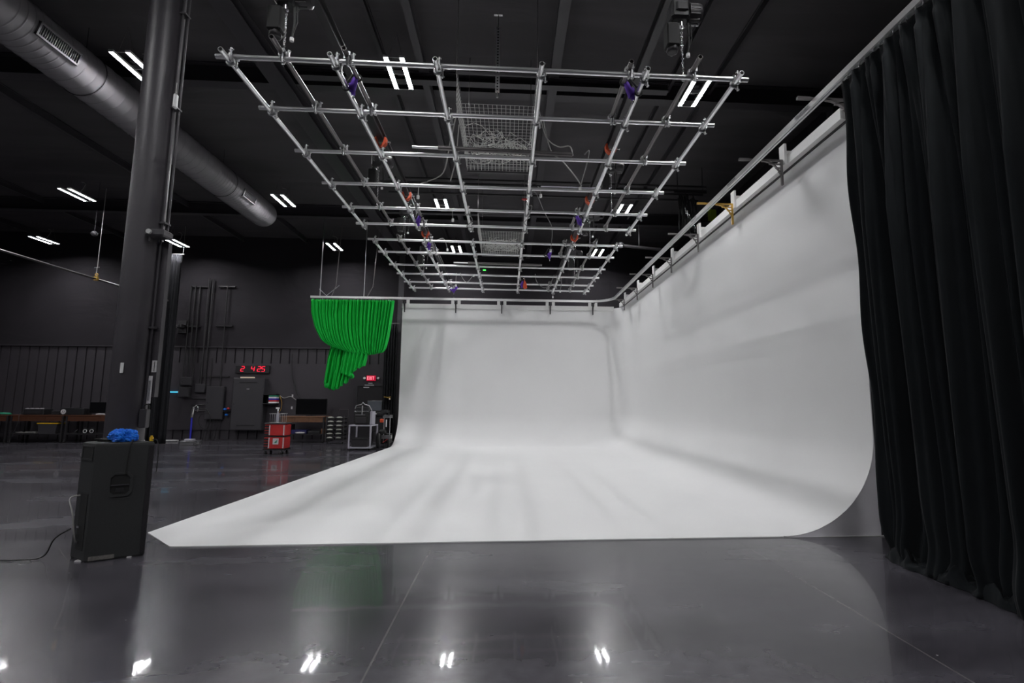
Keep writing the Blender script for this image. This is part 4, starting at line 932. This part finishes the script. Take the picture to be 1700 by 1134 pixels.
# right bench items
monitor('television','large black television standing on the brown workbench',-7.98,-6.82,1.03,1.64,19.75,.98,'screen','black','television')
t = boxed('folded_bag','dark blue folded bag on the shelf below the television','bag',(-8.0,19.5,.331),(-7.45,19.9,.48),'navy')
t = boxed('equipment_case','black flat case on the shelf below the television, right','case',(-7.4,19.5,.331),(-6.95,19.9,.45),'black'); b = MB(); b.box((-7.38,19.49,.40),(-6.97,19.4995,.41)); b.build('trim','chrome',t)
t = boxed('cardboard_box','small brown box at the right end of the brown workbench shelf','box',(-6.92,19.5,.331),(-6.84,19.7,.52),'wood2')
t = boxed('drive_unit','stack of grey drives at the left end of the brown workbench shelf','drive unit',(-8.35,19.5,.331),(-8.02,19.9,.68),'box_grey'); b = MB(); [b.box((-8.34,19.49,.40+.07*k),(-8.03,19.4995,.41+.07*k)) for k in range(4)]; b.build('slots','rubber',t)
b = MB(); b.blob((-7.65,19.46,.37),(.16,.028,.035),.3,4,18,8); tag(b.build('rags','paper'),'crumpled pale rags on the shelf below the television','rags')
t = thing('wall_shelf_box','black open box mounted on the wall left of the television','wall box',(-9.3,yw,1.7)); b = MB(); b.box((-9.45,yw-.32,1.42),(-8.95,yw,1.46)); b.box((-9.45,yw-.32,1.78),(-8.95,yw,1.82)); b.box((-9.45,yw-.32,1.46),(-9.42,yw,1.78)); b.box((-9.42,yw-.03,1.46),(-8.95,yw,1.78)); b.build('shell','black_steel',t)
for k, m_ in enumerate(('white_plastic','red','blue_paint','white_plastic','green2')):
    tag(MB().box((-9.22,yw-.30,1.461+.062*k),(-8.93,yw-.06,1.461+.062*k+.055)).build('book',m_),['lowest white','red','blue','upper white','topmost green'][k]+' flat book stacked in the black wall box','book','books in the wall box')
cable([(-8.9,yw-.05,1.75),(-8.75,yw-.04,1.66),(-8.5,yw-.04,1.72),(-8.3,yw-.04,1.60),(-8.1,yw-.04,1.55)],.014,'wire','pale cable running from the wall box to the television','cable')
cable([(-8.9,yw-.10,1.75),(-8.8,yw-.12,1.5),(-8.82,yw-.12,1.2),(-8.95,yw-.12,1.0)],.012,'brass','brownish cable hanging from the wall box','cable')
cable([(-8.55,yw-.05,3.4),(-8.5,yw-.05,2.6),(-8.3,yw-.05,1.9),(-8.1,yw-.05,1.65)],.02,'black_steel','dark cable curving down the wall to the television','cable')
for k, z in enumerate((1.75,1.28)):
    tag(MB().box((-8.47,yw-.02,z-.05),(-8.42,yw-.001,z+.05)).build('wall_switch','paper'),['upper','lower'][k]+' small white switch on the wall left of the television','switch')

# red modular toolbox trolley
rc = thing('toolbox_trolley','red two box rolling tool trolley on the glossy floor','tool trolley',(-6.7,15.35,0))
x0, x1, y0, y1 = -6.99,-6.41,15.2,15.62
for z0_, z1_ in ((.16,.50),(.53,.86)):
    b = MB(); b.box((x0,y0,z0_),(x1,y1,z1_),bev=.02); bx_ = b.build('drawer_box','red',rc)
    b = MB(); [b.box((x0+.012,y0-.014,z0_+.02+.075*k),(x0+.13,y0-.0005,z0_+.07+.075*k)) for k in range(4)]; b.build('side_ribs','black',bx_)
    b = MB(); [b.box((xx,y0-.016,z0_+.02),(xx+.025,y0-.0005,z1_-.02)) for xx in (x0+.14,x1-.04)]; b.build('corner_strips','paper',bx_)
b = MB(); b.box((x0-.01,y0-.01,.861),(x1+.01,y1+.01,.90),bev=.01); b.build('top_tray','box_grey',rc)
b = MB(); b.box((x0,y0,.501),(x1,y1,.529)); b.build('middle_tray','black',rc)
b = MB(); b.box((x0-.01,y0-.01,.12),(x1+.01,y1+.01,.159)); b.build('base','black',rc)
b = MB(); b.box((x0+.26,y0-.012,.29),(x0+.42,y0-.0005,.46)); lb = b.build('label_sheet','paper',rc); b = MB(); b.prism([(x0+.30,.33),(x0+.37,.33),(x0+.39,.42),(x0+.34,.38)],'y',y0-.014,y0-.0125); b.build('label_mark','green2',lb)
for x in (x0+.06,x1-.06):
    for y in (y0+.05,y1-.05):
        b = MB(); b.tube([(x-.018,y,.05),(x+.018,y,.05)],.05,14); w1 = b.build('caster','rubber',rc); b = MB(); b.box((x-.03,y-.02,.05),(x-.019,y+.02,.119)); b.box((x+.019,y-.02,.05),(x+.03,y+.02,.119)); b.build('caster_fork','chrome',w1)
t = thing('tool_caddy','black wire tool caddy on top of the red tool trolley','caddy',(-6.7,15.35,.9))
b = MB(); zb = .902
for zz, e in ((zb+.006,0),(zb+.26,.03)): b.tube([(x0+.12-e,y0+.05,zz),(x1-.12+e,y0+.05,zz),(x1-.12+e,y1-.1,zz),(x0+.12-e,y1-.1,zz),(x0+.12-e,y0+.05,zz)],.008,5)
for k in range(7): xx = x0+.12+k*.057; b.tube([(xx,y0+.05,zb+.006),(xx,y0+.05,zb+.26)],.005,4); b.tube([(xx,y1-.1,zb+.006),(xx,y1-.1,zb+.26)],.005,4)
b.build('wire_frame','clamp',t)
t = thing('spray_bottle','grey spray bottle standing in the wire tool caddy','bottle',(-6.72,15.36,.9)); b = MB(); b.tube([(-6.72,15.38,.915),(-6.72,15.38,1.14),(-6.72,15.38,1.19),(-6.72,15.38,1.24)],[.045,.045,.02,.018],12); b.build('body','lilac',t); b = MB(); b.tube([(-6.72,15.38,1.241),(-6.72,15.38,1.34)],.02,8); b.box((-6.78,15.36,1.30),(-6.69,15.40,1.35)); b.build('nozzle','white_plastic',t)

# stand with silver head (vacuum)
vc = thing('stick_vacuum','upright blue and silver stick vacuum standing by the electrical wall','vacuum',(-11.0,18.5,.16))
b = MB(); b.tube([(-11.02,18.55,.22),(-11.03,18.56,.95)],.028,10); b.build('wand','blue_paint',vc)
b = MB(); b.tube([(-11.03,18.56,.95),(-11.03,18.56,1.05),(-11.02,18.56,1.20),(-11.0,18.56,1.32)],[.05,.065,.06,.04],12); b.tube([(-11.0,18.56,1.30),(-10.90,18.56,1.38),(-10.84,18.56,1.30),(-10.86,18.56,1.15)],.015,6); b.build('motor_head','chrome',vc)
b = MB(); b.box((-11.17,18.46,.165),(-10.87,18.62,.215),bev=.012); b.build('floor_head','lilac',vc)
t = thing('silver_case','low silver case on the floor beneath the stick vacuum','case',(-11.0,18.5,0)); b = MB(); b.box((-11.24,18.35,.0),(-10.72,18.75,.16),bev=.01); b.build('body','clamp',t); b = MB(); b.box((-11.25,18.34,.13),(-10.71,18.76,.15)); b.build('rim','chrome',t)
b = MB(); [b.ring((-10.62,18.3,.06+.05*k),(0,1,0),.035,.012,10,5) for k in range(2)]; [b.ring((-10.70+.08*k,18.3,.05),(0,1,.2),.03,.012,10,5) for k in range(3)]; tag(b.build('wheel_cluster','chrome'),'cluster of small shiny wheels beside the silver case','wheel cluster')
cable([(-10.9,18.6,1.2),(-10.6,18.6,1.25),(-10.42,18.6,.9),(-10.55,18.6,.55),(-10.8,18.6,.75),(-10.75,18.6,1.05),(-10.5,18.6,1.1)],.012,'rubber','black hose hanging in loops beside the stick vacuum','hose','vacuum_hose')

# tray rack
tr = thing('tray_trolley','narrow black trolley stacked with twelve shiny trays','trolley',(-6.2,19.1,0))
X0, X1, Y0, Y1 = -6.55,-5.92,18.95,19.4
for x in (X0,X1):
    for y in (Y0,Y1): MB().tube([(x,y,.08),(x,y,1.0)],.012,6).build('post','dark_pipe',tr)
b = MB(); b.tube([(X0+.28,Y1,1.0),(X0+.30,Y1,1.24),(X1,Y1,1.24),(X1+.01,Y1,1.0)],.010,6); b.build('handle','dark_pipe',tr)
for k in range(6):
    for j in range(2):
        xa = X0+.02+j*.31; z = .14+k*.145
        b = MB(); b.box((xa,Y0+.01,z),(xa+.28,Y1-.01,z+.07),bev=.012); tt = b.build('tray','black',tr)
        b = MB(); b.blob((xa+.13,Y0-.0,z+.085),(.10,.05,.035),.25,k*2+j,14,8); b.build('contents',mat('pale_film',(.5,.5,.46),.3,noise=.3) if 'film' not in M else M['film'],tt); M.setdefault('film', bpy.data.materials['pale_film'])
for x in (X0+.05,X1-.05): b = MB(); b.tube([(x,Y0+.02,.04),(x+.03,Y0+.02,.04)],.04,12); b.build('caster','rubber',tr)

# grey frame cart
gcart = thing('steel_cart','open grey steel frame cart carrying a black equipment bag','cart',(-4.6,16.8,0))
X0, X1, Y0, Y1 = -4.96,-4.30,16.45,17.25
for x in (X0,X1):
    for y in (Y0,Y1): MB().box((x-.022,y-.022,.10),(x+.022,y+.022,.75)).build('post','lilac',gcart)
b = MB(); b.box((X0-.025,Y0-.025,.751),(X1+.025,Y1+.025,.79),bev=.006); b.build('top','lilac',gcart)
b = MB(); b.box((X0-.02,Y0-.02,.06),(X1+.02,Y1+.02,.099)); b.build('bottom_shelf','lilac',gcart)
for x in (X0+.03,X1-.03):
    for y in (Y0+.03,Y1-.03): b = MB(); b.tube([(x-.012,y,.03),(x+.012,y,.03)],.03,10); b.build('caster','rubber',gcart)
t = thing('black_crate','black crate on the bottom shelf of the grey cart','crate',(-4.65,16.8,.1)); b = MB(); b.box((X0+.06,Y0+.05,.1),(X1-.10,Y1-.2,.34),bev=.01); b.build('body','black_steel',t); b = MB(); b.box((X0+.05,Y0+.04,.341),(X1-.09,Y1-.19,.37),bev=.006); b.build('lid','rubber',t)
t = thing('equipment_bag','black camera equipment bag with straps standing on the grey cart','bag',(-4.6,16.7,.79))
b = MB(); b.box((-4.86,16.5,.791),(-4.36,16.9,1.20),bev=.04); b.build('body','rubber',t)
b = MB(); b.box((-4.80,16.47,.83),(-4.46,16.499,1.04),bev=.012); b.build('front_pocket','black_steel',t)
b = MB(); b.tube([(-4.84,16.49,1.22),(-4.40,16.49,1.22)],.014,6); b.tube([(-4.60,16.48,1.10),(-4.60,16.48,1.40)],.02,6); b.box((-4.80,16.46,1.10),(-4.5,16.48,1.12)); b.build('buckles','clamp',t)
b = MB(); b.tube([(-4.86,16.6,1.30),(-4.82,16.6,1.40),(-4.66,16.6,1.44),(-4.62,16.6,1.50),(-4.56,16.6,1.44),(-4.42,16.6,1.40),(-4.33,16.6,1.25),(-4.31,16.6,.92)],.016,6); b.build('strap','clamp',t)
b = MB(); b.box((-4.355,16.5,.80),(-4.28,16.9,1.22),bev=.015); b.build('side_panel','lilac',t)
t = thing('metal_box','small black box on top of the equipment bag','box',(-4.6,16.7,1.2)); b = MB(); b.box((-4.82,16.56,1.201),(-4.42,16.86,1.36),bev=.02); b.build('body','black',t)
t = thing('rigging_wheel','large black wheel leaning in front of the hand truck','wheel',(-4.18,16.9,0)); b = MB(); b.ring((-4.18,16.95,.27),(.9,.3,0),.20,.055,22,10); b.build('tyre','rubber',t); b = MB(); b.tube([(-4.21,16.94,.27),(-4.15,16.96,.27)],.09,12); b.build('hub','black_steel',t)
# monitor cart behind with grey screen
mc = thing('monitor_cart','black video cart with a small grey screen behind the steel cart','cart',(-4.6,18.9,0))
b = MB(); b.box((-4.98,18.8,.45),(-4.36,19.2,1.0),bev=.02); b.build('cabinet','black',mc)
b = MB(); b.box((-5.05,18.75,1.02),(-4.25,19.2,1.05)); b.build('shelf','black_steel',mc)
b = MB(); b.box((-5.10,18.88,1.19),(-4.56,18.93,1.57),bev=.008); sc_ = b.build('screen_housing','black',mc); b = MB(); b.box((-5.085,18.872,1.205),(-4.575,18.8795,1.555)); b.build('screen','greyscreen',sc_)
b = MB(); b.box((-4.86,18.93,1.05),(-4.80,18.96,1.3)); b.build('screen_post','dark_pipe',mc)
b = MB(); b.box((-4.95,18.7,1.051),(-4.4,18.85,1.15),bev=.01); b.box((-4.50,18.72,1.15),(-4.25,18.8,1.22)); b.build('equipment','black',mc); b = MB(); b.box((-4.85,18.69,1.08),(-4.70,18.6995,1.11)); b.build('bright_strip','white_plastic',mc)
b = MB(); [b.tube([(x,y,.0),(x,y,.45)],.02,6) for x in (-4.93,-4.41) for y in (18.85,19.15)]; b.build('legs','black_steel',mc)
# hand truck
ht = thing('hand_truck','silver hand truck loaded with black gear beside the backdrop edge','hand truck',(-4.1,17.6,0))
b = MB(); [b.tube([(x,17.65,.14),(x,17.65,1.06)],.012,6) for x in (-4.18,-3.98)]; b.build('uprights','chrome',ht)
b = MB(); b.box((-4.22,17.63,.98),(-3.90,17.68,1.08)); b.box((-4.24,17.62,.28),(-3.90,17.69,.40)); b.build('cross_plates','clamp',ht)
b = MB(); b.tube([(-4.20,17.60,1.06),(-4.16,17.55,1.22),(-4.02,17.55,1.24),(-4.0,17.6,1.06)],.02,6); b.box((-4.28,17.5,1.15),(-4.05,17.6,1.25),bev=.01); b.build('handle','black',ht)
b = MB(); b.box((-4.30,17.55,.82),(-4.18,17.62,.95),bev=.02); b.build('latch','orange',ht); b = MB(); b.box((-4.10,17.58,.68),(-4.07,17.62,.92)); b.build('tag','white_plastic',ht)
for x, r_ in ((-4.28,.13),(-3.96,.12)):
    b = MB(); b.ring((x,17.5,r_+.03),(1,.2,0),r_-.02,.04,20,8); w1 = b.build('wheel','rubber',ht); b = MB(); b.tube([(x-.03,17.5,r_+.03),(x+.03,17.5,r_+.03)],.05,10); b.build('hub','clamp',w1)
b = MB(); b.box((-4.35,17.7,.12),(-3.95,18.0,.45),bev=.03); b.blob((-4.2,17.62,.5),(.14,.1,.10),.3,6,16,10); b.build('load','rubber',ht)
b = MB(); b.tube([(-4.16,17.52,.16),(-4.0,17.52,.28)],.012,5); b.build('red_strap','red',ht)

# ================================================================= behind the right wall of the backdrop
hg = thing('hanging_gear','bundle of black straps and cables hanging high behind the right wall','hanging gear',(5.2,13.0,6))
b = MB(); r_ = random.Random(12)
for k in range(26):
    x = 4.75+r_.uniform(-.12,.30); z = 7.15+r_.uniform(-.1,.1); L_ = r_.uniform(.4,1.1)
    b.tube([(x,12.85+.02*k*.3,z),(x+r_.uniform(-.06,.06),12.85,z-L_*.5),(x+r_.uniform(-.08,.08),12.85,z-L_)],.016,5)
b.build('straps','rubber',hg)
b = MB()
for k in range(6): x = 4.72+.05*k; b.tube([(x,12.7,6.75-.1*k),(x+.03,12.7,6.55-.08*k)],.014,6)
b.build('buckles','chrome',hg)
b = MB(); b.tube([(4.5,12.9,7.25),(5.4,12.9,7.25)],.03,8); b.tube([(4.6,12.9,7.25),(4.6,12.9,7.98)],.01,5); b.tube([(5.3,12.9,7.25),(5.3,12.9,7.98)],.01,5); b.build('bar','black_steel',hg)
sh = thing('storage_shelf','tall shelf of brown crates behind the right wall of the backdrop','shelf',(6.4,14.5,0))
for x in (5.75,6.95):
    for y in (14.2,15.0): MB().box((x-.03,y-.03,0),(x+.03,y+.03,7.0)).build('post','black_steel',sh)
for z in (1.5,3.2,4.9,5.7,6.9): MB().box((5.72,14.17,z),(6.98,15.03,z+.04)).build('shelf_board','black_steel',sh)
for k in range(2): tag(MB().box((5.82+.55*k,14.25,5.741),(6.30+.55*k,14.9,6.45-.2*k),bev=.01).build('crate',mat('kraft_%d'%k,(.06,.045,.03),.7)),['left','right'][k]+' brown crate on the tall shelf behind the backdrop','crate')
tag(MB().box((6.05,14.22,6.941),(6.25,14.42,7.34),bev=.02).build('lime_container','lime'),'lime green container on top of the tall shelf','container')
tag(MB().box((5.75,14.3,6.941),(5.95,14.45,7.2),bev=.02).build('grey_container','box_grey'),'small grey container next to the lime green one','container')
t = thing('roof_heater','long dark tube heater hanging at the upper right behind the grids','heater',(4.5,14,6.6)); b = MB(); b.tube([(3.6,15.5,6.55),(4.9,15.5,6.45)],.05,10); b.build('tube','black_steel',t); b = MB(); b.blob((3.6,15.5,6.56),(.12,.1,.1),.05,2,14,8,False); b.build('head','black',t); b = MB(); b.tube([(4.2,15.5,6.55),(4.2,15.5,7.54)],.008,5); b.build('hanger','dark_pipe',t)
# smoke detector on ceiling + small discs
tag(MB().tube([(-9.5,12.5,8.17),(-9.5,12.5,8.199)],.08,16).build('smoke_detector','white_plastic'),'round white detector on the ceiling left of the duct','detector')
bpy.context.view_layer.update()
